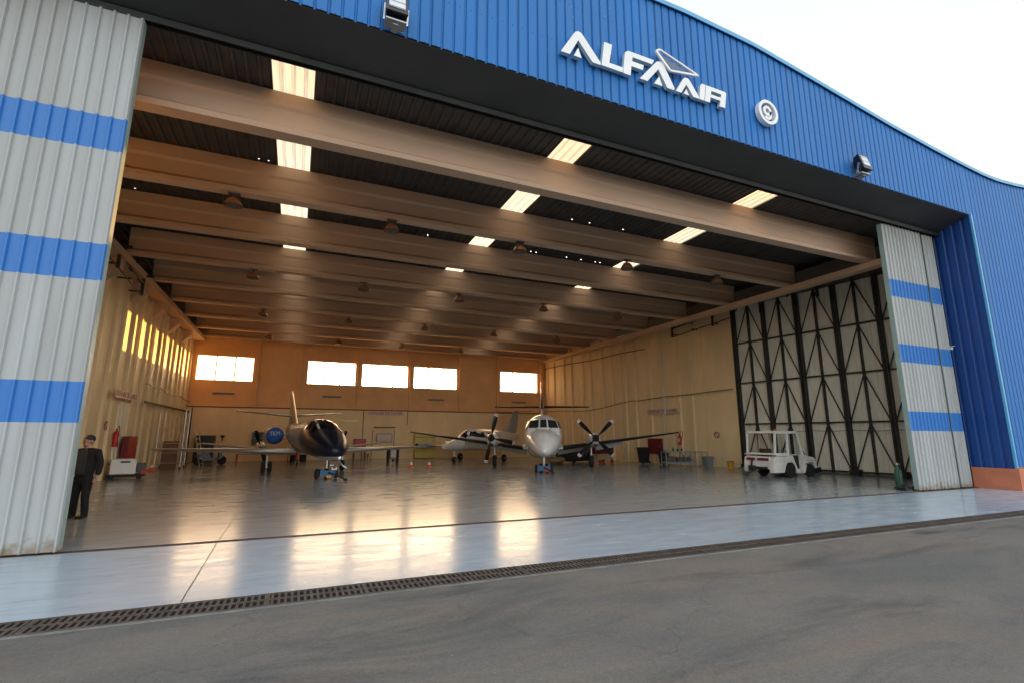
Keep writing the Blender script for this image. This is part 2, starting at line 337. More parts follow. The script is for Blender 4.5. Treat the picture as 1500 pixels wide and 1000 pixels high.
    c = mix(c,(.40,.39,.36), math_n(m,'MULTIPLY', math_n(m,'LESS_THAN', v3.outputs['Distance'], .03), .4))
    L.new(c, B.inputs['Base Color']); B.inputs['Roughness'].default_value=.85; B.inputs['Specular IOR Level'].default_value=.25
    bp = N.new('ShaderNodeBump'); bp.inputs['Strength'].default_value=.8; bp.inputs['Distance'].default_value=.006
    L.new(g1, bp.inputs['Height']); L.new(bp.outputs[0], B.inputs['Normal'])
    return m
M['asphalt'] = asphalt()
M['concrete_edge'] = mat('pale_concrete_edge', (.20,.20,.19), .8, 0, .25, 5, bump=.3, bscale=30)
M['dark_pit'] = mat('dark_drain_pit', (.008,.007,.006), .9)
M['joint'] = mat('dark_floor_joint', (.10,.095,.09), .8)
M['railgroove'] = mat('rusty_door_rail', (.09,.055,.04), .55, .4, .3, 4)

# ------------------------------------------------------------------ dimensions
BEAM_Y = [11.40+3.5*k for k in range(8)]+[39.1]
XL = -6.95                                   # left wall
def XR(y): return 26.37-.155*y               # right wall line
YB = 39.5; ZR = 9.52

# ------------------------------------------------------------------ ground
g = MB().box(-450,450,-450,450,-.3,-.012); tag(g.build('ground', M['asphalt']), 'worn grey asphalt with brown patches in front of the hangar', 'ground', kind='structure')
g = MB().box(-30,60,6.592,9.9,-.008,.0); tag(g.build('apron', M['apron']), 'pale blue sealed concrete strip between drain and door rail', 'apron', kind='structure')
g = MB().box(-9.5,26.5,10.06,39.6,-.008,.0); tag(g.build('hangar_floor', M['floor']), 'glossy grey green sealed hangar floor', 'floor', kind='structure')
g = MB()
g.box(-30,60,6.09,6.148,-.010,-.004)
tag(g.build('concrete_edging', M['concrete_edge']), 'thin pale concrete edging along the drain', 'edging', kind='structure')
g = MB().box(-30,22.1,9.9,10.06,-.011,-.006)
g.box(-30,22.1,9.905,9.925,-.006,.004); g.box(-30,22.1,10.035,10.055,-.006,.004)
tag(g.build('door_rail', M['railgroove']), 'rusty floor rail across the hangar threshold', 'rail')
g = MB().add([(-.992,6.62,.0035),(-.981,6.62,.0035),(-1.052,9.88,.0035),(-1.063,9.88,.0035)],[(0,1,2,3)])
g.add([(-1.062,10.08,.0035),(-1.052,10.08,.0035),(-1.10,19,.0035),(-1.11,19,.0035)],[(0,1,2,3)])
tag(g.build('floor_joint', M['joint']), 'thin dark saw cut running into the hangar', 'joint', kind='structure')

# drain: pit strip, frame and one grating with two rows of slots
dr = thing('drain_grating', 'long rusty slotted drain grating in front of the pale strip', 'drain', (0,6.36,0))
MB().box(-30,60,-.22,.22,-.030,-.0115).build('drain_channel', M['dark_pit'], dr)
g = MB()
for y in (-.215,-.010,.197): g.box(-30,60,y,y+.020,-.011,.006)
g.build('grating_frame', M['rust'], dr)
g = MB()
x = -4.2
while x < 30:
    w = .027
    for y0, y1 in ((-.193,-.012),(.012,.195)):
        g.box(x,x+w,y0,y1,-.010,.003)
    x += .066
for xs in np.arange(-4.2,30,1.014):
    g.box(xs-.004,xs+.024,-.193,-.012,-.0095,.0045); g.box(xs-.004,xs+.024,.012,.195,-.0095,.0045)
g.build('grating_bars', M['rust'], dr)

# ------------------------------------------------------------------ hangar building
H = thing('hangar', 'large hangar with bright blue ribbed front and cream interior', 'hangar')
def rib_profile(x0, x1, pitch, depth, duty=.62, slope=.03):
    """(x, d) points; d is outward depth"""
    pts = []; x = x0
    while x < x1-1e-6:
        pan = pitch*duty
        pts += [(x,0.),(min(x+pan,x1),0.),(min(x+pan+slope,x1),-depth),(min(x+pitch-slope,x1),-depth)]; x += pitch
    pts.append((x1,0.)); return pts
TOPX = [-16,-8,-2,4,7.8,9,11.6,14.5,17.9,20.5,22.3,23.6,24.6,26,28,36]
TOPZ = [11.9,12.3,12.9,13.2,13.3,13.31,13.18,12.78,12.28,11.98,11.80,11.70,11.68,11.78,12.0,12.6]
def topz(x): return float(np.interp(x, TOPX, TOPZ))
def sheet_front(x0, x1, zb, zt, y, name, m, parent):
    prof = rib_profile(x0, x1, .25, .035, .74, .018); mb = MB(); vs = []; fs = []
    for i, (x, d) in enumerate(prof):
        b = zb(x) if callable(zb) else zb; t = zt(x) if callable(zt) else zt
        vs += [(x, y-d, b), (x, y-d, t)]
        if i: fs.append((2*i-2, 2*i, 2*i+1, 2*i-1))
    mb.add(vs, fs)
    return mb.build(name, m, parent)
FZ = 9.76; FY = 8.9
sheet_front(-9, 22.2, FZ, topz, FY, 'front_cladding', M['blue'], H)
sheet_front(22.2, 36, .75, topz, FY, 'front_cladding', M['blue'], H)
sheet_front(-16, -9, .75, topz, FY, 'front_cladding', M['blue'], H)
# backing so that no light leaks through the parapet
g = MB(); xs = np.arange(-16,36.1,1.0); vs=[]; fs=[]
for i,xx in enumerate(xs):
    z=topz(xx); vs += [(xx,FY+.12,FZ+.01),(xx,FY+.12,z-.02),(xx,FY+.32,FZ+.01),(xx,FY+.32,z-.02)]
    if i:
        a=4*(i-1); b=4*i; fs += [(a,b,b+1,a+1),(a+2,a+3,b+3,b+2),(a+1,b+1,b+3,a+3),(a,a+2,b+2,b)]
g.add(vs,fs).build('parapet_wall', M['grey'], H)
# top flashing
g = MB(); xs = list(np.arange(-16,36.01,.5)); P = [(xx, topz(xx)) for xx in xs]
rings = [[(xx,FY-.07,z-.10),(xx,FY-.07,z+.03),(xx,FY+.36,z+.05),(xx,FY+.36,z-.10),(xx,FY+.33,z-.10),(xx,FY+.33,z+.01),(xx,FY-.045,z+.0),(xx,FY-.045,z-.10)] for xx,z in P]
g.loft(rings).build('parapet_flashing', M['trim'], H, smooth=35)
# soffit and lip
MB().prism([(FY+.036,FZ-.016),(9.98,9.44),(9.98,9.60),(FY+.036,FZ+.15)],-9,22.15,'x').build('soffit', M['black_soffit'], H)
MB().box(-9,22.15,9.93,10.03,9.36,9.436).box(-9,22.15,9.985,10.03,9.437,9.60).build('soffit_lip', M['lip'], H)
MB().box(-9,22.15,9.90,9.925,9.29,9.42).box(-9,22.15,10.035,10.06,9.29,9.58).build('door_guide', M['darksteel'], H)
# right reveal, with its corner flashing and base blocks
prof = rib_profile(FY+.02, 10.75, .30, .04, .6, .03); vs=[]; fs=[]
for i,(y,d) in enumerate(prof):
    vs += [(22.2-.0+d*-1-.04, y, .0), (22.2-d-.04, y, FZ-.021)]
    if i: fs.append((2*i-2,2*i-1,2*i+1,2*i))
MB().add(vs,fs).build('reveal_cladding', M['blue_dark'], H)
MB().box(22.24,22.3,FY+.05,10.8,0,FZ).build('reveal_backing', M['grey'], H)
MB().box(22.14,22.23,FY-.055,FY+.02,.72,FZ-.01).build('corner_flashing', M['trim'], H, bevel=.01)
g = MB().box(22.10,22.20,FY-.10,10.12,0,.70).box(22.20,36,FY-.10,FY+.06,0,.70)
g.build('base_block', M['cornice'], H, bevel=.01)
MB().box(-16,-9,FY-.1,FY+.06,0,.7).build('base_block', M['cornice'], H, bevel=.01)
MB().box(23.3,24.2,FY-.16,FY-.101,.28,.52).build('base_notice', M['white'], H)
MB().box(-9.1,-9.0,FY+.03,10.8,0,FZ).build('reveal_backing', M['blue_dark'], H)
# outer side walls and back, so that the building also stands from outside
MB().box(-16,-15.9,FY+.05,40.2,0,11.5).build('side_wall', M['grey'], H); MB().box(36,36.1,FY+.05,40.2,0,11.5).build('side_wall', M['grey'], H)

# roof sheets between skylight strips
SKX = [(-1.06,-.20),(5.95,6.82),(13.02,13.95)]
def roof_strip(x0,x1,y0,y1,name,m,z=ZR):
    prof = rib_profile(x0,x1,.25,.045,.55,.03); vs=[]; fs=[]
    for i,(x,d) in enumerate(prof):
        vs += [(x,y0,z+d),(x,y1,z+d)]
        if i: fs.append((2*i-2,2*i-1,2*i+1,2*i))
    return MB().add(vs,fs).build(name,m,H)
segs = [(-9.5,SKX[0][0]),(SKX[0][1],SKX[1][0]),(SKX[1][1],SKX[2][0]),(SKX[2][1],27.5)]
for a,b in segs: roof_strip(a,b,10.04,40.0,'roof_sheet',M['roofm'])
ys = [10.04]+BEAM_Y
for x0,x1 in SKX:
    for a,b in zip(ys[:-1],ys[1:]): roof_strip(x0-.02,x1+.02,a,b,'skylight',M['skylight'],ZR+.012)
# daylight gaps
m = M['roofm']; N = m.node_tree.nodes; L = m.node_tree.links; B = N['Principled BSDF']; out = N['Material Output']
tc = nd(m,'ShaderNodeTexCoord'); sx = nd(m,'ShaderNodeSeparateXYZ'); L.new(tc.outputs['Object'], sx.inputs[0])
ty = math_n(m,'DIVIDE', math_n(m,'SUBTRACT', sx.outputs['Y'], 11.40-.27), 3.5)
fy = math_n(m,'FRACT', ty); iy = math_n(m,'FLOOR', ty)
tx = math_n(m,'DIVIDE', math_n(m,'ADD', sx.outputs['X'], 9.5), .25); fx = math_n(m,'FRACT', tx); ix = math_n(m,'FLOOR', tx)
cb = nd(m,'ShaderNodeCombineXYZ'); L.new(ix, cb.inputs[0]); L.new(iy, cb.inputs[1])
wn = nd(m,'ShaderNodeTexWhiteNoise',noise_dimensions='3D'); L.new(cb.outputs[0], wn.inputs['Vector'])
on = math_n(m,'MULTIPLY', math_n(m,'GREATER_THAN', wn.outputs['Value'], .84), math_n(m,'MULTIPLY', math_n(m,'LESS_THAN', fy, .013), math_n(m,'LESS_THAN', math_n(m,'ABSOLUTE', math_n(m,'SUBTRACT', fx, .8)), .09)))
nz2 = nd(m,'ShaderNodeTexNoise'); nz2.inputs['Scale'].default_value=.35; L.new(tc.outputs['Object'], nz2.inputs['Vector'])
on = math_n(m,'MULTIPLY', on, math_n(m,'GREATER_THAN', nz2.outputs['Fac'], .5))
tr = nd(m,'ShaderNodeBsdfTransparent'); mx = nd(m,'ShaderNodeMixShader'); L.new(on, mx.inputs[0]); L.new(B.outputs[0], mx.inputs[1]); L.new(tr.outputs[0], mx.inputs[2]); L.new(mx.outputs[0], out.inputs[0])

# beams
def beam_prof(y):
    b, t = 8.42, ZR-.055
    return [(y-.18,b),(y+.18,b),(y+.18,b+.13),(y+.065,b+.24),(y+.065,t-.42),(y+.10,t-.34),(y+.10,t),(y-.10,t),(y-.10,t-.34),(y-.065,t-.42),(y-.065,b+.24),(y-.18,b+.13)]
for y in BEAM_Y:
    MB().prism([(a,b) for a,b in beam_prof(y)], -6.3, 20.6, axis='x').build('roof_beam', M['beam'], H)
# girders the beams sit on, with corbels
g = MB().box(-6.9,-6.25,10.5,39.4,8.17,8.415)
for y in BEAM_Y[:-1]: g.prism([(-6.93,7.35),(-6.45,7.85),(-6.45,8.169),(-6.93,8.169)], y-.3, y+.3)
g.build('wall_girder', M['beam'], H)
g = MB().box(20.0,20.45,10.5,39.4,8.19,8.415); g.build('wall_girder', M['beam'], H)
MB().box(20.51,26.5,10.1,40,9.10,9.14).build('eaves_board', M['lip'], H); MB().box(-9.3,-6.51,10.1,40,9.0,9.04).build('eaves_board', M['lip'], H)
# left wall: ribbed precast panels
def wall_profile(n_len, pitch=2.37, depth=.10):
    pts=[(0,0)]; s=0
    while s+pitch <= n_len:
        a=s+.30
        for q in ((.30,0),(.36,depth),(.52,depth),(.58,0),(1.28,0),(1.34,depth),(1.50,depth),(1.56,0),(2.345,0),(2.35,-.03),(2.365,-.03),(2.37,0)):
            pts.append((s+q[0],q[1]))
        s+=pitch
    pts.append((n_len,0)); return pts
def wall(p0, p1, nx, ny, z0, z1, name, m, off=0):
    ln = math.hypot(p1[0]-p0[0],p1[1]-p0[1]); ux,uy=(p1[0]-p0[0])/ln,(p1[1]-p0[1])/ln; vs=[];fs=[]
    pr = wall_profile(ln)
    for i,(s,d) in enumerate(pr):
        x,y=p0[0]+ux*s+nx*d,p0[1]+uy*s+ny*d; vs+=[(x,y,z0),(x,y,z1)]
        if i: fs.append((2*i-2,2*i,2*i+1,2*i-1))
    k=len(vs); b=.25
    vs += [(p0[0]-nx*b,p0[1]-ny*b,z0),(p1[0]-nx*b,p1[1]-ny*b,z0),(p1[0]-nx*b,p1[1]-ny*b,z1),(p0[0]-nx*b,p0[1]-ny*b,z1)]; fs.append((k,k+3,k+2,k+1))
    return MB().add(vs,fs).build(name,m,H)
wall((XL,39.45),(XL,10.5),1,0,0,9.0,'left_wall',M['cream'])
nl = math.hypot(1,.155); wall((XR(39.45),39.45),(XR(20.95),20.95),-1/nl,-.155/nl,0,9.04,'right_wall',M['cream'])
MB().add([(XR(20.9)+.45,20.9,0),(XR(10.8)+.45,10.8,0),(XR(10.8)+.45,10.8,9.1),(XR(20.9)+.45,20.9,9.1)],[(0,1,2,3)]).build('right_wall',M['leafback'],H)
MB().box(XR(20.9)-.02,XR(20.9)+.5,20.90,20.98,0,9.04).build('wall_pier',M['darksteel'],H)
MB().box(22.3,27,10.75,10.85,0,ZR).build('front_return_wall',M['leafback'],H); MB().box(-9.2,-7.1,10.75,10.85,0,ZR).build('front_return_wall',M['leafback'],H)

# back wall with window openings
WIN = [(-6.62,-3.10),(.47,3.95),(4.39,7.98),(8.43,12.07),(15.96,19.57)]
WZ0, WZ1 = 5.5, 7.24
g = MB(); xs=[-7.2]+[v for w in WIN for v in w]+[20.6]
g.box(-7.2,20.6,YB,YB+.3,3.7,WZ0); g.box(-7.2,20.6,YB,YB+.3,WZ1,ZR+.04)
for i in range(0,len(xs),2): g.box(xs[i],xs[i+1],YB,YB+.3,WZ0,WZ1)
g.build('back_wall', M['cream_glow'], H)
MB().box(-7.2,20.6,YB-.22,YB+.3,0,3.70).build('back_wall_lower', M['cream'], H, bevel=.01)
MB().box(-6.9,20.2,YB-.235,YB-.222,3.62,3.70).build('wall_string_course', M['lip'], H)
for x in (-2.86,-.02,4.17,8.20,12.33,15.70,19.85): MB().box(x-.13,x+.13,YB-.16,YB-.001,3.701,ZR-.03).build('wall_pilaster', M['cream_glow'], H, bevel=.01)
for a,b in WIN:
    f = MB(); t=.045
    f.box(a,b,YB+.12,YB+.18,WZ0,WZ0+t).box(a,b,YB+.12,YB+.18,WZ1-t,WZ1).box(a,a+t,YB+.12,YB+.18,WZ0+t,WZ1-t).box(b-t,b,YB+.12,YB+.18,WZ0+t,WZ1-t)
    for k in (1,2): f.box(a+(b-a)*k/3-.05,a+(b-a)*k/3+.05,YB+.125,YB+.175,WZ0+t,WZ1-t)
    fo = f.build('window', M['steel'], H)
    for k in range(3):
        xa=a+(b-a)*k/3+.02; xb=a+(b-a)*(k+1)/3-.02
        MB().add([(xa,YB+.15,WZ0+t),(xb,YB+.15,WZ0+t),(xb,YB+.15,WZ1-t),(xa,YB+.15,WZ1-t)],[(0,1,2,3)]).build('pane', M['pane'], fo)
# doorway frames on walls
MB().bar((XL+.26,28.6,3.30),(XL+.26,39.3,3.30),.06,.10).build('sliding_door_rail', M['darksteel'], H)
MB().box(XL+.0,XL+.05,25.8,27.1,0,3.05).box(XL+.05,XL+.08,25.75,27.15,3.05,3.13).build('side_door', M['leafback'], H)
g=MB().box(4.62,4.68,YB-.236,YB-.222,0,3.6).box(7.98,8.02,YB-.236,YB-.222,2.6,3.6)
g.box(5.35,5.39,YB-.236,YB-.222,0,2.15).box(7.0,7.04,YB-.236,YB-.222,0,2.15)
g.build('door_outline', M['lip'], H)

# ------------------------------------------------------------------ sliding door leaves
def leaf_front(label, x0, x1, y, rz=0.):
    t = thing('door_leaf', label, 'door leaf', (x0,y,0), rz, 'sliding hangar door leaves')
    w = x1-x0; prof = rib_profile(0,w,.205,.042,.72,.016); vs=[];fs=[]
    for i,(x,d) in enumerate(prof):
        vs+=[(x,d,.035),(x,d,9.28)]
        if i: fs.append((2*i-2,2*i,2*i+1,2*i-1))
    MB().add(vs,fs).build('outer_sheet', M['leafpaint'], t)
    g=MB()
    g.box(0,.05,.002,.16,.05,9.28).box(w-.05,w,.002,.16,.05,9.28)
    for z in (.05,2.35,4.65,6.95,9.15): g.box(.05,w-.05,.03,.13,z,z+.12)
    g.build('frame', M['leafedge'], t)
    MB().box(.05,w-.05,.135,.15,.06,9.26).build('inner_sheet', M['leafback'], t)
    g=MB()
    for xx in (.35,w-.35): g.lathe([(.02,-.03),(.10,-.03),(.10,.03),(.02,.03)],(xx,.08,.09),'y',14)
    g.build('wheel', M['darksteel'], t)
    return t
leaf_front('white and blue banded door leaf left of the opening beside the standing man', -5.60,-3.14, 9.90)
leaf_front('outermost white and blue banded door leaf left of the one beside the man', -8.08,-5.64, 9.90)
leaf_front('wide flat banded door leaf at the right end with gas bottle behind its edge', 18.80,21.08, 10.04)
leaf_front('narrow banded door leaf between the wide right leaf and the blue reveal', 21.28,21.95, 10.06, .0)

def truss_leaf(w, label):
    t = thing('folded_door_leaf', label, 'door leaf', (0,0,0), 0, 'parked door leaves along the right wall')
    Hh = 9.25
    prof = rib_profile(0,w,.2,.03,.7,.02); vs=[];fs=[]
    for i,(x,d) in enumerate(prof):
        vs+=[(x,.16-d,.08),(x,.16-d,Hh)]
        if i: fs.append((2*i-2,2*i,2*i+1,2*i-1))
    MB().add(vs,fs).build('outer_sheet', M['leafback'], t)
    for x in (.045,w-.045): MB().box(x-.045,x+.045,-.08,.12,.06,Hh).build('stile', M['darksteel'], t)
    MB().box(w/2-.035,w/2+.035,-.05,.12,.06,Hh).build('centre_stile', M['darksteel'], t)
    zs=[.14,2.42,4.70,6.98,9.18]; 
    for z in zs: MB().box(.1,w-.1,-.03,.12,z-.035,z+.035).build('cross_rail', M['darksteel'], t)
    for a,b in zip(zs[:-1],zs[1:]):
        MB().bar((w/2,.03,b-.06),(.10,.03,a+.05),.035,.05).build('brace', M['darksteel'], t); MB().bar((w/2,.04,b-.06),(w-.10,.04,a+.05),.035,.05).build('brace', M['darksteel'], t)
    g=MB().box(-.12,.28,-.22,.16,.05,.26)
    g.lathe([(.02,-.03),(.11,-.03),(.11,.03),(.02,.03)],(.08,-.1,.11),'y',14); g.build('wheel_bogie', M['black'], t)
    MB().tube([(.05,-.06,2.05),(w*.3,-.05,2.02),(w*.7,-.05,2.0),(w-.05,-.06,2.03)],.012,6).build('cable', M['darksteel'], t)
    return t
ang = math.atan2(-1,.155)     # running towards the camera along the wall
PY=[20.72,18.95,17.12,15.32,13.52,11.70]
labs=['parked truss backed door leaf furthest into the hangar beside the cream wall','parked truss backed door leaf directly behind the tow tractor cab','parked truss backed door leaf behind the tow tractor bonnet','parked truss backed door leaf with full face clear right of the tractor','parked truss backed door leaf partly hidden by the banded front leaf']
w0 = 1.79
base = truss_leaf(w0,labs[0])
for i in range(5):
    t = base if i==0 else copy_tree(base)
    t['label']=labs[i]; yy=PY[i]-.01; t.location=(XR(yy)-.12,yy,0); t.rotation_euler=(0,0,ang)

# door tracks with their hanger brackets, high on both walls
def track(name,label,pts,side):
    t = thing(name,label,'door track')
    g=MB()
    g.tube(pts,.05,6); g.tube([(p[0],p[1],p[2]-.55) for p in pts[:2]],.03,6); g.build('rail',M['darksteel'],t)
    for i in range(0,9):
        g=MB(); a=Vector(pts[0]); b=Vector(pts[-1]); p=a.lerp(b,i/8.5)
        if i%2==0: g.bar(p+Vector((0,0,.35)),p+Vector((0,0,-.55)),.10)
        g.bar(p+Vector((side*.5,0,.30)),p+Vector((-side*.35,0,.30)),.08); g.bar(p+Vector((0,0,-.1)),p+Vector((side*.3,0,.28)),.05)
        if i<3: g.bar(p+Vector((side*.45,0,-.38)),p+Vector((0,0,-.38)),.06)
        g.build('bracket',M['darksteel'],t)
    return t
track('door_track','dark bracketed door track high on the right wall above the parked leaves',[(21.9,24.6,8.55),(22.6,20.6,9.0),(23.9,12,9.28)],1)
track('door_track','dark bracketed door track high on the left wall behind the banded leaf',[(-6.35,24.4,8.0),(-6.40,20.0,8.4),(-6.4,11.2,8.9)],-1)

# ------------------------------------------------------------------ lettering on the front
SG = {}
SG['A1']=[(5.0,10.54),(5.36,11.14),(5.41,11.21),(5.48,11.25),(5.56,11.24),(5.61,11.19),(6.10,10.59),(6.09,10.53),(5.87,10.53),(5.48,11.0),(5.24,10.54)]
t1=[(5.35,10.54),(5.475,10.79),(5.56,10.54)]
Lt=[(6.22,11.22),(6.45,11.22),(6.35,10.68),(6.76,10.68),(6.73,10.54),(6.12,10.54)]
Ft=[(6.75,10.53),(6.81,11.02),(6.84,11.15),(6.93,11.22),(7.74,11.22),(7.66,11.08),(7.06,11.08),(7.04,10.96),(7.40,10.96),(7.36,10.81),(7.01,10.81),(6.97,10.53)]
A2=[(7.25,10.54),(7.74,11.12),(7.83,11.22),(7.95,11.25),(8.03,11.22),(8.36,10.60),(8.34,10.54),(8.12,10.54),(7.86,11.0),(7.49,10.54)]
t2=[(7.70,10.54),(7.87,10.79),(7.96,10.54)]
A3=[(8.40,10.54),(8.65,10.95),(8.72,11.03),(8.82,11.05),(8.89,11.01),(9.18,10.60),(9.17,10.54),(8.99,10.54),(8.77,10.84),(8.58,10.54)]
t3=[(8.66,10.54),(8.76,10.71),(8.84,10.54)]
It=[(9.19,10.54),(9.26,10.97),(9.32,11.04),(9.45,11.04),(9.36,10.54)]
Rt=[(9.38,10.54),(9.47,11.04),(10.14,11.04),(10.19,11.0),(10.10,10.53),(9.90,10.53),(9.95,10.71),(9.60,10.71),(9.62,10.81),(9.98,10.81),(10.00,10.92),(9.64,10.92),(9.56,10.54)]
sg = thing('company_sign','raised white ALFA AIR lettering on the blue front','sign',(0,FY-.05,0))
def letter(pts, parent, name='letter', d=.10):
    mb=MB().prism(pts,-d,.0,axis='y'); n=len(pts)
    mb.m=[1]*n+[0,1]
    return mb.build(name,[M['letter'],M['letterside']],parent)
for P in (SG['A1'],Lt,Ft,A2,A3,It,Rt):
    letter(P,sg)
for P in (t1,t2,t3): letter(P,sg,'letter_triangle')
g=MB()
E4=[(7.80,11.50),(7.93,11.58),(9.20,11.22),(8.23,11.06)]
for a,b,w in ((0,1,.06),(1,2,.05),(2,3,.06),(3,0,.07)):
    p,q=E4[a],E4[b]; g.bar((p[0],-.11,p[1]),(q[0],-.11,q[1]),.06,w)
g.build('emblem_frame',M['letter'],sg,bevel=.01)
g=MB().add([(7.88,-.08,11.52),(8.90,-.08,11.25),(8.32,-.03,11.20)],[(0,1,2)]).add([(8.32,-.03,11.20),(8.90,-.08,11.25),(8.26,-.08,11.10)],[(0,1,2)])
g.add([(7.88,-.08,11.52),(8.32,-.03,11.20),(8.26,-.08,11.10)],[(0,1,2)])
g.build('emblem_plate',M['greyplate'],sg)
ns = thing('number_sign','round white ring sign with the number 9','sign',(11.77,FY-.05,10.87))
g=MB(); n=36
def ring(mb,r0,r1,y0,y1,n=36,a0=0,a1=2*PI,cx=0,cz=0,sz=1.):
    full=abs(a1-a0-2*PI)<1e-4; k=n if full else n+1; vs=[]
    for i in range(k):
        a=a0+(a1-a0)*i/n; c,s_=math.cos(a),math.sin(a)*sz
        vs+=[(cx+r0*c,y0,cz+r0*s_),(cx+r1*c,y0,cz+r1*s_),(cx+r1*c,y1,cz+r1*s_),(cx+r0*c,y1,cz+r0*s_)]
    fs=[]
    for i in range(n):
        a=4*i; b=4*((i+1)%k); fs+=[(a,a+1,b+1,b),(a+1,a+2,b+2,b+1),(a+2,a+3,b+3,b+2),(a+3,a,b,b+3)]
    if not full: fs+=[(0,3,2,1),(4*n,4*n+1,4*n+2,4*n+3)]
    mb.add(vs,fs)
ring(g,.29,.385,-.13,0); g.build('ring',M['letter'],ns,smooth=40)
g=MB(); ring(g,.075,.165,-.10,0,24,cz=.06); ring(g,.075,.165,-.10,0,14,a0=0,a1=-PI*.80,cx=0,cz=-.06); g.box(.075,.165,-.10,0,-.06,.06)
g.build('digit',M['letter'],ns,smooth=40)

# floodlights on the lower edge of the front
def floodlight(label,x,yaw=0,s=1.):
    t=thing('floodlight',label,'floodlight',(x,FY-.05,FZ),0,'floodlights on the hangar front')
    g=MB().box(-.20,.20,-.26,.0,.02,.05).box(-.06,.06,-.20,.02,-.03,.02); g.bar((-.23,-.14,.06),(-.23,-.22,.36),.03,.05); g.bar((.23,-.14,.06),(.23,-.22,.36),.03,.05)
    g.build('bracket',M['steel'],t)
    Mx=Matrix.Translation((0,-.22,.10))@Matrix.Rotation(math.radians(-14),4,'X')
    MB().loft([[(x_*.22,-.14,z_*.28+.28) for x_,z_ in ((-1,-1),(1,-1),(1,1),(-1,1))],[(x_*.20,.02,z_*.26+.28) for x_,z_ in ((-1,-1),(1,-1),(1,1),(-1,1))],[(x_*.12,.14,z_*.16+.28) for x_,z_ in ((-1,-1),(1,-1),(1,1),(-1,1))]]).xf(Mx).build('housing',M['blackgloss'],t,bevel=.012)
    MB().box(-.16,.16,-.150,-.142,.10,.49).xf(Mx).build('lens',M['alu'],t)
    g=MB()
    for z in (.12,.28,.44): g.box(-.16,.16,-.156,-.151,z,z+.01)
    g.xf(Mx).build('lens_guard',M['steel'],t)
    return t
floodlight('black floodlight above the opening left of the lettering',1.21)
floodlight('black floodlight above the opening right of the round 9 sign',15.72)
# small camera on the reveal
t=thing('wall_camera','small white camera on the dark blue reveal','camera',(22.14,10.2,4.93))
MB().bar((0,0,0),(-.16,0,.02),.03).build('arm',M['steel'],t); MB().cyl((-.17,.10,.03),(-.2,-.22,.0),.05,.05,12).build('camera_body',M['white'],t); MB().box(-.25,-.12,-.27,.12,.07,.085).build('sun_shield',M['white'],t)

# ------------------------------------------------------------------ ceiling lamps
def ceiling_lamp():
    t=thing('ceiling_lamp','','lamp',(0,0,0),0,'high bay lamps under the beams')
    MB().box(-.16,.16,-.12,.10,-.02,.12).build('ballast_box',M['lampgrey'],t,bevel=.015)
    MB().cyl((0,0,-.02),(0,0,-.12),.035).build('stem',M['lampgrey'],t)
    MB().lathe([(.06,-.10),(.12,-.12),(.20,-.22),(.255,-.34),(.245,-.35),(.19,-.24),(.10,-.14)],(0,0,0),'z',20).build('reflector',M['brown_glass'],t,smooth=50)
    MB().lathe([(.20,-.345),(.19,-.37),(.10,-.39),(.0,-.395)],(0,0,0),'z',20).build('lens',M['lampgrey'],t,smooth=50)
    return t
lp=None
rown=['first','second','third','fourth']; coln=['leftmost','second from left','middle','fourth from left','rightmost']
for j,(yy,nx) in enumerate(((15.15,5),(22.25,5),(29.35,5),(36.45,4))):
    for i,xx in enumerate((-2.1,2.3,6.75,11.3,15.9)[:nx]):
        if lp is None: lp=ceiling_lamp(); t=lp
        else: t=copy_tree(lp)
        t.location=(xx,yy-.18,8.42)
        t['label']=f'{coln[i]} high bay lamp in the {rown[j]} lamp row from the entrance'

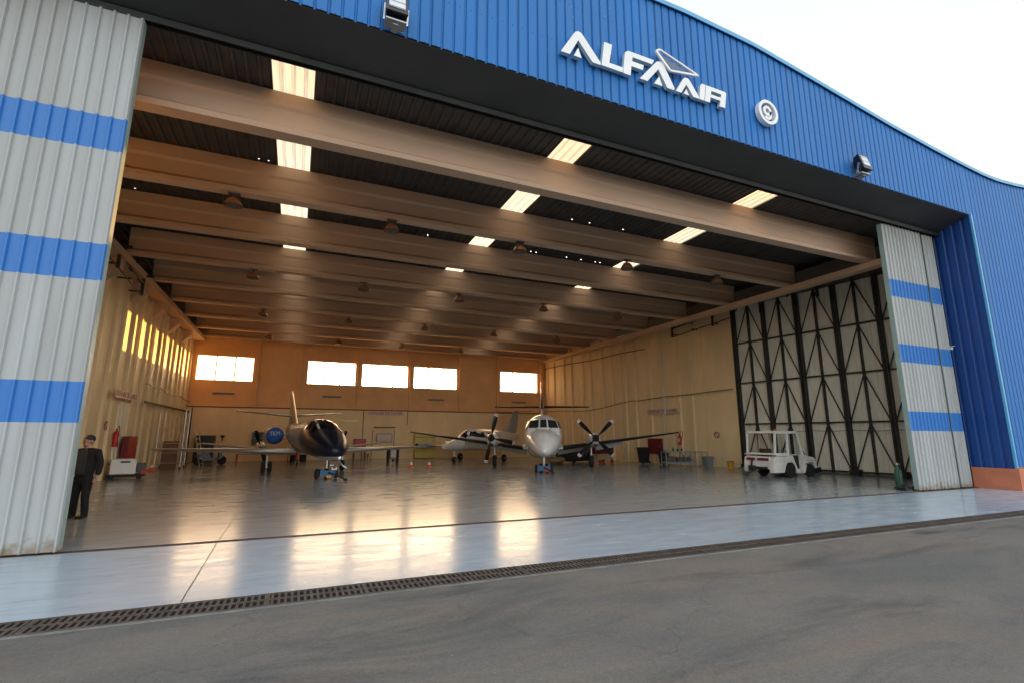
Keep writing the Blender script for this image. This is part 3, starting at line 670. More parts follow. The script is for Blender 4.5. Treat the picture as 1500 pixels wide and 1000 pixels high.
# ------------------------------------------------------------------ aircraft kit
class Body:
    """fuselage described by stations s (m from nose): centre height, half width, half height, squareness"""
    def __init__(s, st):
        s.a=np.array(st,float)
    def at(s,t):
        a=s.a; k=len(a)
        # smooth (Catmull-Rom like) interpolation through monotone cubic
        x=a[:,0]; i=int(np.clip(np.searchsorted(x,t)-1,0,k-2)); h=x[i+1]-x[i]; u=(t-x[i])/h; r=[]
        for c in range(1,a.shape[1]):
            y=a[:,c]
            m0=(y[i+1]-y[i-1])/(x[i+1]-x[i-1]) if i>0 else (y[i+1]-y[i])/h*1.6
            m1=(y[i+2]-y[i])/(x[i+2]-x[i]) if i<k-2 else (y[i+1]-y[i])/h
            r.append((2*u**3-3*u**2+1)*y[i]+(u**3-2*u**2+u)*h*m0+(-2*u**3+3*u**2)*y[i+1]+(u**3-u**2)*h*m1)
        return r
    def p(s,t,th,off=0.):
        """th: angle from straight up, positive to +x (degrees)"""
        zc,hw,hh,e=s.at(t); a=math.radians(th); sx,cz=math.sin(a),math.cos(a); e=max(.5,min(e,1))
        x=math.copysign(abs(sx)**e,sx)*(max(hw,.005)+off); z=math.copysign(abs(cz)**e,cz)*(max(hh,.005)+off)
        return (x,t,zc+z)
    def mesh(s,n=36,m=0,steps=70):
        s0,s1=s.a[0,0],s.a[-1,0]; mb=MB(); rings=[]
        for i in range(steps+1):
            u=i/steps; t=s0+(s1-s0)*(u**1.35)
            rings.append([s.p(t,360*k/n) for k in range(n)])
        return mb.loft(rings,m)
    def patch(s,c,off=.008,nu=8,nv=8,mb=None,m=0):
        """c: four (station, angle) corners"""
        mb=mb or MB(); vs=[];fs=[]
        for j in range(nv+1):
            for i in range(nu+1):
                u,v=i/nu,j/nv
                t=(1-u)*(1-v)*c[0][0]+u*(1-v)*c[1][0]+u*v*c[2][0]+(1-u)*v*c[3][0]
                th=(1-u)*(1-v)*c[0][1]+u*(1-v)*c[1][1]+u*v*c[2][1]+(1-u)*v*c[3][1]
                vs.append(s.p(t,th,off))
        for j in range(nv):
            for i in range(nu): a=j*(nu+1)+i; fs.append((a,a+1,a+nu+2,a+nu+1))
        mb.add(vs,fs,m); return mb
def foil(le, chord, thick, n=12, vertical=False, tw=0.):
    """closed aerofoil ring: le=(x,y,z) leading edge, chord runs towards +y"""
    pts=[]
    us=[(1-math.cos(PI*i/n))/2 for i in range(n+1)]
    up=[(u, thick*5*(.2969*math.sqrt(u)-.126*u-.3516*u*u+.2843*u**3-.1015*u**4)) for u in us]
    seq=[(u,h) for u,h in reversed(up)]+[(u,-h*.75) for u,h in up[1:-1]]
    for u,h in seq:
        if vertical: pts.append((le[0]+h*chord,le[1]+u*chord,le[2]))
        else: pts.append((le[0],le[1]+u*chord,le[2]+h*chord))
    return pts
def wing(parent, name, root, tip, m, boot=None, vertical=False, n=6, bootr=(.0,.09), part='deice_boot', b0=.0, b1=1.):
    """root/tip: (le point, chord, thickness)"""
    rings=[]
    for i in range(n+1):
        u=i/n; le=Vector(root[0]).lerp(Vector(tip[0]),u); ch=root[1]*(1-u)+tip[1]*u; th=root[2]*(1-u)+tip[2]*u
        rings.append(foil(le,ch,th,12,vertical))
    # rounded tip
    le=Vector(tip[0]); d=(le-Vector(root[0])).normalized()
    rings.append(foil(le+d*.08+Vector((0,tip[1]*.12,0)),tip[1]*.76,tip[2]*.55,12,vertical))
    o=MB().loft(rings).build(name,m,parent,smooth=40)
    if boot:
        rg=[]
        for u in (b0,(b0+b1)/2,b1):
            le=Vector(root[0]).lerp(Vector(tip[0]),u); ch=root[1]*(1-u)+tip[1]*u; th=root[2]*(1-u)+tip[2]*u
            full=foil(le,ch,th*1.06,12,vertical)
            k=3; seq=full[12-k:12+k+1]; c=Vector((0,-.012,0)); rg.append([tuple(Vector(q)+c) for q in seq])
        mb=MB(); vs=[p for r in rg for p in r]; n2=len(rg[0]); fs=[(i*n2+k,i*n2+k+1,(i+1)*n2+k+1,(i+1)*n2+k) for i in range(len(rg)-1) for k in range(n2-1)]
        mb.add(vs,fs).build(part,boot,o,smooth=60)
    return o
def wheel_asm(parent, p, r=.28, w=.16, strut_top=.9, twin=False, m_strut='alu', name='landing_gear', doors=None):
    x,y=p
    g=MB().cyl((x,y,strut_top),(x,y+.02,r+.02),.055,.045,10).cyl((x,y+.02,strut_top*.75),(x,y-.28,strut_top+.05),.022,.022,8)
    g.cyl((x-.14,y+.02,r),(x+.14,y+.02,r),.03); o=g.build(name,M[m_strut],parent,smooth=40)
    for sx in ((-.14,.14) if twin else (0.,)):
        t=MB().lathe([(r*.55,-w/2),(r*.9,-w/2),(r,-w*.28),(r,w*.28),(r*.9,w/2),(r*.55,w/2)],(x+sx,y+.02,r),'x',24).build('tyre',M['black'],o,smooth=40)
        MB().lathe([(.03,-w*.42),(r*.56,-w*.36),(r*.56,w*.36),(.03,w*.42)],(x+sx,y+.02,r),'x',18).build('wheel_hub',M['alu'],o,smooth=40)
    return o
def propeller(parent,c,R,nb,phase,hub=.16,spin_m='blackgloss',blade_m='blackgloss',tips=True,spl=.42):
    hubo=MB().lathe([(.0,-spl),(hub*.35,-spl*.92),(hub*.75,-spl*.55),(hub,-.10),(hub,.10),(hub*.8,.12)],c,'y',20).build('propeller',M[spin_m],parent,smooth=40)
    for k in range(nb):
        a=phase+2*PI*k/nb; d=Vector((math.sin(a),0,math.cos(a))); q=Vector((math.cos(a),0,-math.sin(a)))
        rings=[]; rt=[]
        for u,w,tk,tw in ((.10,.05,.05,75),(.2,.07,.035,60),(.35,.115,.028,48),(.55,.135,.02,36),(.75,.13,.015,28),(.88,.12,.012,24),(.885,.12,.012,24),(.915,.115,.011,23),(.945,.108,.010,22),(.975,.09,.009,22),(1.,.05,.006,20)):
            t=math.radians(tw); cw=q*math.cos(t)+Vector((0,1,0))*math.sin(t); cn=d.cross(cw)
            cc=Vector(c)+d*(R*u); rings.append([tuple(cc+cw*w*x+cn*tk*z) for x,z in ((-1,0),(-.5,.8),(.3,1),(1,.2),(1,-.1),(.2,-.7),(-.6,-.6))])
        mb=MB(); nn=7
        vs=[p for r in rings for p in r]; fs=[]; ms=[]
        for i in range(len(rings)-1):
            mi=0
            if tips and i==6: mi=1
            if tips and i==7: mi=2
            if tips and i==8: mi=1
            if tips and i>=9: mi=2
            for kk in range(nn): fs.append((i*nn+kk,i*nn+(kk+1)%nn,(i+1)*nn+(kk+1)%nn,(i+1)*nn+kk)); ms.append(mi)
        fs+=[tuple(reversed(range(nn))),tuple(range((len(rings)-1)*nn,len(rings)*nn))]; ms+=[0,1 if tips else 0]
        mb.add(vs,fs); mb.m=ms
        mb.build('blade',[M[blade_m],M['white'],M['red']],hubo,smooth=50)
    return hubo

# ------------------------------------------------------------------ aircraft 1: white twin turboprop facing the camera
hd=math.atan2(.4424,.8969)            # nose points at the camera
T1=thing('turboprop_airliner','white twin turboprop with four bladed propellers facing the entrance','aircraft',(10.46,20.52,0),-hd)
B1=Body([(0,1.06,.03,.03,1),(.12,1.08,.17,.16,1),(.45,1.16,.37,.36,1),(1.0,1.31,.60,.55,1),(1.6,1.42,.78,.62,1),(2.0,1.47,.86,.63,1),(2.6,1.66,.93,.84,1),(3.1,1.80,.97,.95,1),(3.8,1.88,.99,.99,1),(9.4,1.88,.99,.99,1),(10.8,1.98,.88,.86,1),(12.2,2.18,.60,.62,1),(13.3,2.36,.33,.40,1),(14.2,2.50,.10,.16,1)])
B1.mesh(40,0,90).build('fuselage',M['whiteglossy'],T1,smooth=60)
# belly fairing
MB().loft([[(math.sin(2*PI*k/24)*w,s_,z0+math.cos(2*PI*k/24)*h) for k in range(24)] for s_,w,h,z0 in ((2.4,.05,.05,.95),(3.0,.45,.22,.95),(4.0,.72,.36,.95),(5.2,.86,.44,.98),(8.2,.86,.44,.98),(9.4,.55,.3,1.1),(10.2,.06,.06,1.25))]).build('belly_fairing',M['whiteglossy'],T1,smooth=60)
# windscreen: pale surround with dark panes
bot=[(-.95,2.95,2.06),(-.80,2.28,2.10),(-.21,2.02,2.12),(.21,2.02,2.12),(.80,2.28,2.10),(.95,2.95,2.06)]
top=[(-.82,3.15,2.48),(-.66,2.80,2.55),(-.18,2.62,2.61),(.18,2.62,2.61),(.66,2.80,2.55),(.82,3.15,2.48)]
low=[(x*1.0,y-(.22 if 0<i<5 else 0),z-.30) for i,(x,y,z) in enumerate(bot)]; hi=[(x*.55,y+.45,z+.10) for x,y,z in top]
g=MB(); vs=low+bot+top+hi; fs=[(r*6+i,r*6+i+1,(r+1)*6+i+1,(r+1)*6+i) for r in range(3) for i in range(5)]
fr=g.add(vs,fs).build('windscreen_frame',M['whiteglossy'],T1,smooth=25)
for i,(u0,u1) in enumerate(((.08,.92),(.06,.93),(.08,.92),(.07,.94),(.08,.92))):
    a_,b_,c_,d_=[Vector(q) for q in (bot[i],bot[i+1],top[i+1],top[i])]; nrm=(b_-a_).cross(d_-a_).normalized()
    if nrm.y>0: nrm=-nrm
    def Q(u,v): return a_*(1-u)*(1-v)+b_*u*(1-v)+c_*u*v+d_*(1-u)*v+nrm*.012
    MB().add([Q(u0,.08),Q(u1,.08),Q(u1,.92),Q(u0,.92)],[(0,1,2,3)]).build('windscreen_pane',M['cockpitglass'],fr)
for sgn in (-1,1):
    for k in range(6): B1.patch([(4.6+k*.78,sgn*72),(4.9+k*.78,sgn*72),(4.9+k*.78,sgn*58),(4.6+k*.78,sgn*58)],.008,4,4).build('cabin_window',M['navyglass'],T1,smooth=60)
    g=MB().tube([(sgn*.30,2.0,2.06),(sgn*.42,2.08,2.16),(sgn*.52,2.28,2.36)],.012,6); g.build('wiper',M['black'],T1)
    MB().tube([B1.p(1.25,sgn*48,.01),B1.p(1.25,sgn*48,.12),tuple(Vector(B1.p(1.25,sgn*48,.12))+Vector((0,-.16,0)))],.012,6).build('pitot_tube',M['steel'],T1)
    # wing with de-ice boots
    ro=((sgn*.85,5.35,1.03),2.35,.14); tp=((sgn*7.85,6.05,1.97),.85,.11)
    wing(T1,'wing',ro,tp,M['whiteglossy'],M['deice'],b0=.04,b1=.99,n=8)
    for xa,xb in ((.95,2.42),(3.18,4.7)):
        za=1.0+.118*xa; zb=1.0+.118*xb
        MB().add([(sgn*xa,7.45,za-.04),(sgn*xb,7.35-.06*xb,zb-.03),(sgn*xb,7.62-.06*xb,zb-.36),(sgn*xa,7.75,za-.46),(sgn*xa,7.40,za-.08),(sgn*xb,7.30-.06*xb,zb-.07),(sgn*xb,7.58-.06*xb,zb-.38),(sgn*xa,7.71,za-.48)],[(0,1,2,3),(7,6,5,4),(0,4,5,1),(3,2,6,7),(0,3,7,4),(1,5,6,2)]).build('flap',M['whiteglossy'],T1)
    # nacelle
    nx=sgn*2.80
    MB().loft([[(nx+math.sin(2*PI*k/20)*w,s_,z0+math.cos(2*PI*k/20)*h) for k in range(20)] for s_,w,h,z0 in ((4.02,.20,.20,1.64),(4.15,.27,.30,1.60),(4.8,.34,.40,1.55),(6.2,.36,.42,1.50),(7.6,.28,.30,1.50),(8.6,.10,.10,1.55))]).build('nacelle',M['whiteglossy'],T1,smooth=60)
    MB().loft([[(nx+math.sin(2*PI*k/16)*w,s_,z0+math.cos(2*PI*k/16)*h) for k in range(16)] for s_,w,h,z0 in ((4.10,.13,.07,1.27),(4.135,.12,.06,1.27))]).build('air_intake',M['black'],T1)
    MB().cyl((nx+sgn*.34,6.3,1.62),(nx+sgn*.50,6.9,1.58),.11,.10,12).build('exhaust_stub',M['steel'],T1,smooth=40)
    wheel_asm(T1,(nx,6.35),.33,.22,1.35)
    for dx in (-.2,.2): MB().add([(nx+dx,6.0,1.25),(nx+dx,6.75,1.25),(nx+dx*1.5,6.7,.66),(nx+dx*1.5,6.05,.66)],[(0,1,2,3)]).build('gear_door',M['whiteglossy'],T1)
    propeller(T1,(nx,3.95,1.64),1.345,4,(PI/4 if sgn>0 else math.radians(12)),.19)
    MB().bar((sgn*1.02,5.35,1.28),(sgn*1.02,5.85,1.28),.05).build('landing_lamp',M['alu'],T1)
    wing(T1,'tailplane',((sgn*.10,12.35,3.77),1.45,.13),((sgn*3.45,12.9,3.80),.85,.12),M['whiteglossy'],M['deice'],b0=.02,b1=.98,n=4)
wing(T1,'tail_fin',((0,10.9,2.75),3.0,.09),((0,13.1,5.55),1.05,.08),M['whiteglossy'],M['deice'],vertical=True,b0=.30,b1=.98)
MB().loft([[(math.sin(2*PI*k/12)*w,s_,3.77+math.cos(2*PI*k/12)*w) for k in range(12)] for s_,w in ((12.0,.02),(12.2,.11),(13.2,.13),(14.0,.03))]).build('tail_bullet',M['whiteglossy'],T1,smooth=60)
wheel_asm(T1,(0,1.62),.22,.14,1.0,twin=True)
# nose panel seams
g=MB()
for sgn in (-1,1): g.tube([B1.p(.5,sgn*20,.002),B1.p(.9,sgn*36,.002),B1.p(1.1,sgn*30,.002)],.005,4)
g.tube([B1.p(.35+.12*i,0,.002) for i in range(6)],.005,4); g.build('panel_seam',M['lampgrey'],T1)
MB().tube([(0,8.2,2.87),(0,8.3,3.15)],.015,6).build('antenna',M['white'],T1)

def tow_dolly(label,loc,rz,barlen=.9,yellow=False):
    t=thing('tow_dolly',label,'tow dolly',loc,rz,None)
    MB().box(-.30,.30,-.25,.30,.10,.20).box(-.30,-.22,-.28,.30,.20,.40).box(.22,.30,-.28,.30,.20,.40).box(-.22,.22,-.28,-.22,.20,.34).build('deck',M['blueplastic'],t,bevel=.01)
    for sx in (-.38,.38):
        w_=MB().lathe([(.06,-.06),(.17,-.06),(.20,-.03),(.20,.03),(.17,.06),(.06,.06)],(sx,0,.20),'x',20).build('tyre',M['black'],t,smooth=40)
        MB().lathe([(.01,-.05),(.07,-.045),(.07,.045),(.01,.05)],(sx,0,.20),'x',14).build('wheel_hub',M['steel'],w_)
    MB().tube([(.02,-.25,.26),(.14,-.6,.22),(.40,-.28-barlen,.07)],[.035,.03,.03],8).build('tow_bar',M['black'],t,smooth=40)
    MB().box(.33,.47,-.36-barlen,-.22-barlen,.015,.11).build('tow_eye',M['black'],t,bevel=.01)
    if yellow:
        MB().box(-.06,.12,-.36,-.285,.06,.16).build('reflector_plate',M['yellow'],t)
        g=MB().box(.12,.34,-.34,-.30,.36,.42).box(.12,.16,-.34,-.30,.42,.48).box(.30,.34,-.34,-.30,.42,.48).box(.05,.20,-.34,-.30,.53,.58); g.build('white_bracket',M['white'],t)
    else:
        MB().box(.05,.24,-.34,-.285,.05,.22).build('red_chock_box',M['red'],t,bevel=.01)
    return t
d=Vector((.4424,.8969,0))
p=Vector((10.46,20.52,0))+d*1.62
tow_dolly('small blue tow dolly under the white turboprop nose wheel',(p.x,p.y,0),-hd,.55)

# ------------------------------------------------------------------ aircraft 2: navy business jet
hj=math.atan2(-.157,1.)
T2=thing('business_jet','business jet with glossy navy nose and blue covered engine','aircraft',(1.52,20.95,0),-hj)
B2=Body([(0,1.14,.05,.05,1),(.05,1.14,.18,.15,1),(.25,1.16,.38,.30,1),(.6,1.21,.56,.42,1),(1.1,1.30,.72,.54,.97),(1.6,1.40,.81,.63,.95),(2.2,1.52,.86,.73,.95),(2.8,1.62,.87,.81,.98),(3.6,1.66,.80,.83,1),(7.0,1.66,.70,.76,1),(8.6,1.78,.60,.64,1),(10.6,1.98,.42,.46,1),(12.0,2.12,.20,.26,1),(12.7,2.2,.05,.08,1)])
b2=B2.mesh(36,0,80); 
for i,f in enumerate(b2.f):
    yy=sum(b2.v[k][1] for k in f)/len(f)
    if yy>3.9: b2.m[i]=1
b2.build('fuselage',[M['navy'],M['jetgrey']],T2,smooth=60)
for c in ([(1.78,-56),(1.66,-3),(2.85,-3),(2.95,-36)],[(1.66,3),(1.78,56),(2.95,36),(2.85,3)]): B2.patch(c,.010,8,6).build('windscreen_pane',M['navyglass'],T2,smooth=60)
for sgn in (-1,1):
    B2.patch([(2.3,sgn*50),(3.1,sgn*66),(3.2,sgn*44),(2.95,sgn*38)],.010,6,6).build('side_window',M['navyglass'],T2,smooth=60)
    for k in range(4): B2.patch([(4.4+k*.75,sgn*72),(4.7+k*.75,sgn*72),(4.7+k*.75,sgn*56),(4.4+k*.75,sgn*56)],.008,4,4).build('cabin_window',M['navyglass'],T2,smooth=60)
    wing(T2,'wing',((sgn*.62,5.1,.96),2.3,.17),((sgn*6.2,5.75,1.15),.9,.13),M['jetgrey'],M['alu'],b0=.0,b1=.995,n=6,part='leading_edge')
    ex=sgn*1.30
    MB().loft([[(ex+math.sin(2*PI*k/24)*w,s_,1.74+math.cos(2*PI*k/24)*w) for k in range(24)] for s_,w in ((7.55,.36),(7.60,.40),(8.0,.44),(9.0,.43),(10.0,.33),(10.3,.28))]).build('engine',M['jetgrey'],T2,smooth=60)
    MB().lathe([(.0,-.10),(.2,-.09),(.34,-.05),(.405,.02),(.42,.14),(.40,.14)],(ex,7.55,1.74),'y',24).build('intake_cover',M['enginecover'],T2,smooth=60)
    MB().box(min(ex,sgn*.6),max(ex,sgn*.6),8.1,9.7,1.72,1.82).build('engine_pylon',M['jetgrey'],T2)
    wheel_asm(T2,(sgn*1.75,6.05),.27,.15,1.0,twin=sgn<0)
    wing(T2,'tailplane',((sgn*.08,10.9,2.86),1.35,.10),((sgn*2.85,11.35,3.10),.75,.10),M['jetgrey'],M['alu'],b0=.0,b1=.99,n=4,part='leading_edge')
wing(T2,'tail_fin',((0,9.3,2.25),2.9,.06),((0,11.9,4.35),.9,.07),M['jetgrey'],M['alu'],vertical=True,b0=.05,b1=.98,part='leading_edge')
wheel_asm(T2,(0,1.45),.21,.13,.95)
MB().lathe([(.0,-.03),(.06,-.02),(.075,.02)],B2.p(.28,150,.02),'y',14).build('nose_lamp',M['alu'],T2,smooth=50)
MB().box(.95,1.62,3.3,3.75,2.40,2.45).bar((.55,3.6,2.38),(.98,3.6,2.42),.04).build('open_access_panel',M['yellowpale'],T2,bevel=.01)
MB().box(.60,.74,1.15,1.4,.96,1.08).build('red_cover',M['red'],T2,bevel=.02)
MB().tube([(.30,1.5,.92),(.62,1.3,.5),(.75,1.25,.42)],.03,8).build('gear_door_rod',M['alu'],T2)
MB().cyl((-.62,5.0,.55),(-.62,5.0,.98),.05,.05,8).build('red_streamer',M['red'],T2)
font_mesh('cover_lettering','TKM-',M['text_white'],.56,.30,T2,(-1.30,7.435,1.84),(PI/2,math.radians(-4),0))
dj=Vector((-.155,.988,0)); p=Vector((1.52,20.95,0))+dj*1.45
tow_dolly('blue wheeled tow dolly with yellow plate and bar under the navy jet',(p.x,p.y,0),-hj,1.25,True)

# ------------------------------------------------------------------ aircraft 3: light twin behind the jet
T3=thing('light_twin_aircraft','small cream propeller twin parked behind the navy jet','aircraft',(.25,31.9,0),math.radians(2))
B3=Body([(0,.95,.03,.03,1),(.3,.97,.25,.2,1),(1.0,1.0,.42,.34,1),(1.7,1.10,.52,.46,1),(2.2,1.2,.56,.56,1),(4.0,1.22,.56,.58,1),(5.4,1.25,.30,.34,1),(6.7,1.30,.08,.12,1)])
B3.mesh(28,0,50).build('fuselage',M['whiteglossy'],T3,smooth=60)
B3.patch([(1.75,-50),(1.75,50),(2.3,38),(2.3,-38)],.01,12,5).build('windscreen_pane',M['navyglass'],T3,smooth=60)
for sgn in (-1,1):
    wing(T3,'wing',((sgn*.4,2.4,.74),1.7,.14),((sgn*5.15,2.7,1.27),.95,.12),M['jetgrey'],None,n=5)
    ex=sgn*2.05+.35*(sgn>0)
    MB().loft([[(ex+math.sin(2*PI*k/20)*w,s_,1.12+math.cos(2*PI*k/20)*h) for k in range(20)] for s_,w,h in ((1.25,.18,.18),(1.4,.27,.25),(2.2,.30,.28),(3.4,.22,.2),(4.0,.06,.06))]).build('nacelle',M['whiteglossy'],T3,smooth=60)
    propeller(T3,(ex,1.18,1.14),.95,2,(math.radians(20) if sgn>0 else math.radians(-20)),.11,'alu','blackgloss',False,.25)
    wheel_asm(T3,(ex*.8,2.9),.23,.13,.85)
    wing(T3,'tailplane',((sgn*.05,5.6,1.5),.9,.09),((sgn*2.1,5.8,1.55),.6,.08),M['jetgrey'],None,n=3)
wing(T3,'tail_fin',((0,5.0,1.3),1.6,.09),((0,6.1,2.75),.7,.08),M['jetgrey'],None,vertical=True)
wheel_asm(T3,(0,.9),.18,.1,.8)

# ------------------------------------------------------------------ aircraft 4: white tip tank aircraft behind the turboprop
h4=math.atan2(.8222,.5691)
T4=thing('tip_tank_aircraft','white low wing aircraft with tip tank behind the turboprop wing','aircraft',(8.7,31.4,0),-h4)
B4=Body([(0,1.0,.03,.03,1),(.15,1.02,.16,.13,1),(.6,1.08,.34,.26,1),(1.3,1.16,.52,.38,.97),(1.8,1.24,.60,.48,.95),(2.4,1.42,.66,.66,.97),(3.0,1.50,.69,.74,1),(6.0,1.50,.68,.72,1),(7.6,1.6,.42,.5,1),(9.4,1.75,.10,.16,1)])
B4.mesh(32,0,60).build('fuselage',M['whiteglossy'],T4,smooth=60)
for c in ([(1.82,-48),(1.78,-4),(2.45,-4),(2.6,-38)],[(1.78,4),(1.82,48),(2.6,38),(2.45,4)]): B4.patch(c,.010,8,5).build('windscreen_pane',M['navyglass'],T4,smooth=60)
for sgn in (-1,1):
    B4.patch([(2.0,sgn*54),(2.9,sgn*66),(3.0,sgn*42),(2.7,sgn*38)],.010,6,5).build('side_window',M['navyglass'],T4,smooth=60)
    for k in range(3): B4.patch([(3.4+k*.8,sgn*74),(3.8+k*.8,sgn*74),(3.8+k*.8,sgn*50),(3.4+k*.8,sgn*50)],.008,4,4).build('cabin_window',M['navyglass'],T4,smooth=60)
    sp = 4.6 if sgn<0 else 3.9
    wing(T4,'wing',((sgn*.55,3.6,.90),1.7,.14),((sgn*sp,3.9,1.06),1.0,.12),M['whiteglossy'],None,n=5)
    if sgn<0:
        MB().lathe([(.0,-.02),(.13,0),(.19,.05),(.225,.2),(.235,1.0),(.15,2.0),(.02,2.6)],(sgn*sp,2.6,1.05),'y',20).build('tip_tank',M['jetgrey'],T4,smooth=60)
        MB().lathe([(.0,-.034),(.12,-.022),(.15,.012)],(sgn*sp,2.58,1.05),'y',20).build('tank_cap',M['black'],T4,smooth=60)
    MB().loft([[(sgn*2.0+math.sin(2*PI*k/18)*w,s_,1.12+math.cos(2*PI*k/18)*h) for k in range(18)] for s_,w,h in ((2.6,.2,.18),(2.8,.3,.26),(3.8,.32,.28),(5.0,.2,.18),(5.6,.05,.05))]).build('nacelle',M['whiteglossy'],T4,smooth=60)
    wheel_asm(T4,(sgn*1.9,4.3),.26,.14,.9)
    wing(T4,'tailplane',((sgn*.06,8.6,3.62),.95,.09),((sgn*1.6,8.8,3.66),.6,.08),M['whiteglossy'],M['deice'],n=3)
wing(T4,'tail_fin',((0,7.3,2.0),1.8,.07),((0,8.75,3.75),.7,.06),M['jetgrey'],None,vertical=True)
MB().tube([(0,3.6,2.22),(.02,3.66,2.55)],.02,6).build('antenna',M['yellowpale'],T4)
wheel_asm(T4,(0,1.2),.2,.12,.85)

# ------------------------------------------------------------------ tow tractor
TT=thing('tow_tractor','white boxy aircraft tow tractor with open sided cab','tow tractor',(18.72,15.35,0),math.radians(2))
# local x: forward (to the right), y: away from camera, width 1.75
W=1.5
side=[(.0,.30),(.02,.62),(.10,.86),(.30,.96),(1.02,.96),(1.28,.93),(1.54,.36),(1.95,.34),(1.95,.90),(2.08,.92),(2.66,.84),(2.80,.72),(2.84,.40),(2.84,.36),(2.72,.36),(2.66,.56),(2.58,.62),(2.28,.62),(2.18,.56),(2.02,.17),(1.52,.17),(1.36,.52),(1.26,.64),(.92,.64),(.80,.54),(.66,.22),(.0,.22)]
g=MB().prism(side,0,.22,'y'); g.prism(side,W-.22,W,'y')
g.box(.04,1.60,.221,W-.221,.36,.90); g.box(1.98,2.78,.221,W-.221,.30,.80)
g.box(.06,.60,.0,W,.961,1.0); g.box(1.60,1.98,.221,W-.221,.17,.30)
g.add([(1.95,.0,.90),(1.95,W,.90),(2.66,W,.845),(2.66,.0,.845)],[(0,1,2,3)])
g.build('body',M['tugwhite'],TT,bevel=.02)
cab=MB()
pil=.08
for y in (.06,W-.06):
    cab.bar((.22,y,.98),(.32,y,1.92),pil,pil); cab.bar((1.05,y,.96),(1.08,y,1.94),pil*1.1,pil*1.1); cab.bar((2.02,y,.90),(1.72,y,1.92),pil*1.1,pil)
    cab.bar((.30,y,1.92),(1.74,y,1.92),pil,pil*1.2)
    cab.bar((.22,y,1.0),(1.05,y,1.0),pil*.9,pil)
for x,z in ((.31,1.92),(1.73,1.92),(.22,1.0),(2.02,.92)): cab.bar((x,.06,z),(x,W-.06,z),pil,pil)
cab.build('cab_frame',M['tugwhite'],TT,bevel=.012)
MB().box(.30,1.74,.04,W-.04,1.94,1.985).build('roof',M['tugwhite'],TT,bevel=.015)
MB().add([(.225,.09,1.02),(.225,W-.09,1.02),(.315,W-.09,1.89),(.315,.09,1.89)],[(0,1,2,3)]).build('rear_window',M['glass'],TT)
MB().add([(2.01,.09,.95),(2.01,W-.09,.95),(1.72,W-.09,1.89),(1.72,.09,1.89)],[(0,1,2,3)]).build('windscreen',M['glass'],TT)
MB().box(.62,1.15,.30,1.40,.90,1.02).box(.55,.66,.55,1.10,1.02,1.22).build('seat',M['shirt'],TT,bevel=.03)
g=MB().cyl((1.86,.55,.95),(1.55,.55,1.12),.02); g.build('steering_column',M['black'],TT)
g=MB(); n=20; g.tube([(1.55+.06*math.sin(a)*.6,.55+.17*math.cos(a),1.13+.17*math.sin(a)*.8) for a in [2*PI*i/n for i in range(n+1)]],.014,6).build('steering_wheel',M['black'],TT)
MB().box(1.28,1.94,.222,.235,.305,.93).build('footwell_shade',M['black'],TT)  # black sheet standing in for the shade inside the open cab
for x,r in ((1.09,.34),(2.43,.28)):
    for y in (.12,W-.12):
        w_=MB().lathe([(r*.55,-.10),(r*.92,-.10),(r,-.06),(r,.06),(r*.92,.10),(r*.55,.10)],(x,y,r),'y',26).build('wheel',M['black'],TT,smooth=40)
        MB().lathe([(.02,-.07),(r*.3,-.08),(r*.57,-.05),(r*.57,.05),(.02,.05)],(x,y,r),'y',18).build('rim',M['lampgrey'],w_,smooth=40)
g=MB().box(-.012,.0,.22,W*.52,.72,.83).box(-.012,.0,W*.60,W-.16,.72,.83); g.build('rear_lamp_strip',M['maroon'],TT)
MB().box(-.02,.0,.30,W-.30,.36,.46).build('bumper_strip',M['black'],TT)
MB().box(-.18,.0,W*.60,W*.76,.26,.50).bar((-.16,W*.68,.3),(-.05,W*.68,.72),.06).build('tow_hitch',M['black'],TT,bevel=.01)
MB().cyl((.95,.5,1.985),(.95,.5,2.07),.05,.045,12).build('beacon',M['orange'],TT,smooth=40)
MB().cyl((1.98,-.01,.88),(1.98,-.09,.88),.06,.06,12).build('mirror',M['tugwhite'],TT,smooth=40)
MB().cyl((2.12,-.012,.56),(2.12,.0,.56),.045,.045,16).build('round_badge',M['text_red'],TT)
MB().box(2.815,2.85,.12,.32,.50,.66).build('headlight',M['alu'],TT,bevel=.01); MB().box(2.815,2.85,W-.32,W-.12,.50,.66).build('headlight',M['alu'],TT,bevel=.01)
MB().box(.02,.9,-.012,.0,.90,.915).build('side_seam',M['lampgrey'],TT); MB().cyl((1.78,-.01,.60),(1.78,-.03,.60),.02).build('door_catch',M['steel'],TT)
MB().box(2.15,2.75,-.006,.004,.70,.712).build('bonnet_seam',M['lampgrey'],TT)

# ------------------------------------------------------------------ person
def skinned(name, V, Eg, mats, parent, sub=1):
    me=bpy.data.meshes.new(name); me.from_pydata([v[0] for v in V],Eg,[])
    o=bpy.data.objects.new('tmp_'+name,me); COL.objects.link(o)
    md=o.modifiers.new('s','SKIN'); md.use_smooth_shade=True
    sv=me.skin_vertices[0].data
    for i,v in enumerate(V):
        r=v[1]; sv[i].radius=(r,r) if not isinstance(r,tuple) else r
    sv[0].use_root=True
    s2=o.modifiers.new('u','SUBSURF'); s2.levels=sub; s2.render_levels=sub
    dg=bpy.context.evaluated_depsgraph_get(); dg.update()
    nm=bpy.data.meshes.new_from_object(o.evaluated_get(dg)); nm.name=name
    bpy.data.objects.remove(o,do_unlink=True)
    nm.materials.clear(); nm.materials.append(mats)
    nm.polygons.foreach_set('use_smooth',[True]*len(nm.polygons))
    q=bpy.data.objects.new(name,nm); COL.objects.link(q); q.parent=parent; return q
PS=thing('person','man in dark jacket and black trousers standing by the left door leaf','person',(-4.12,13.75,0),math.radians(-18))
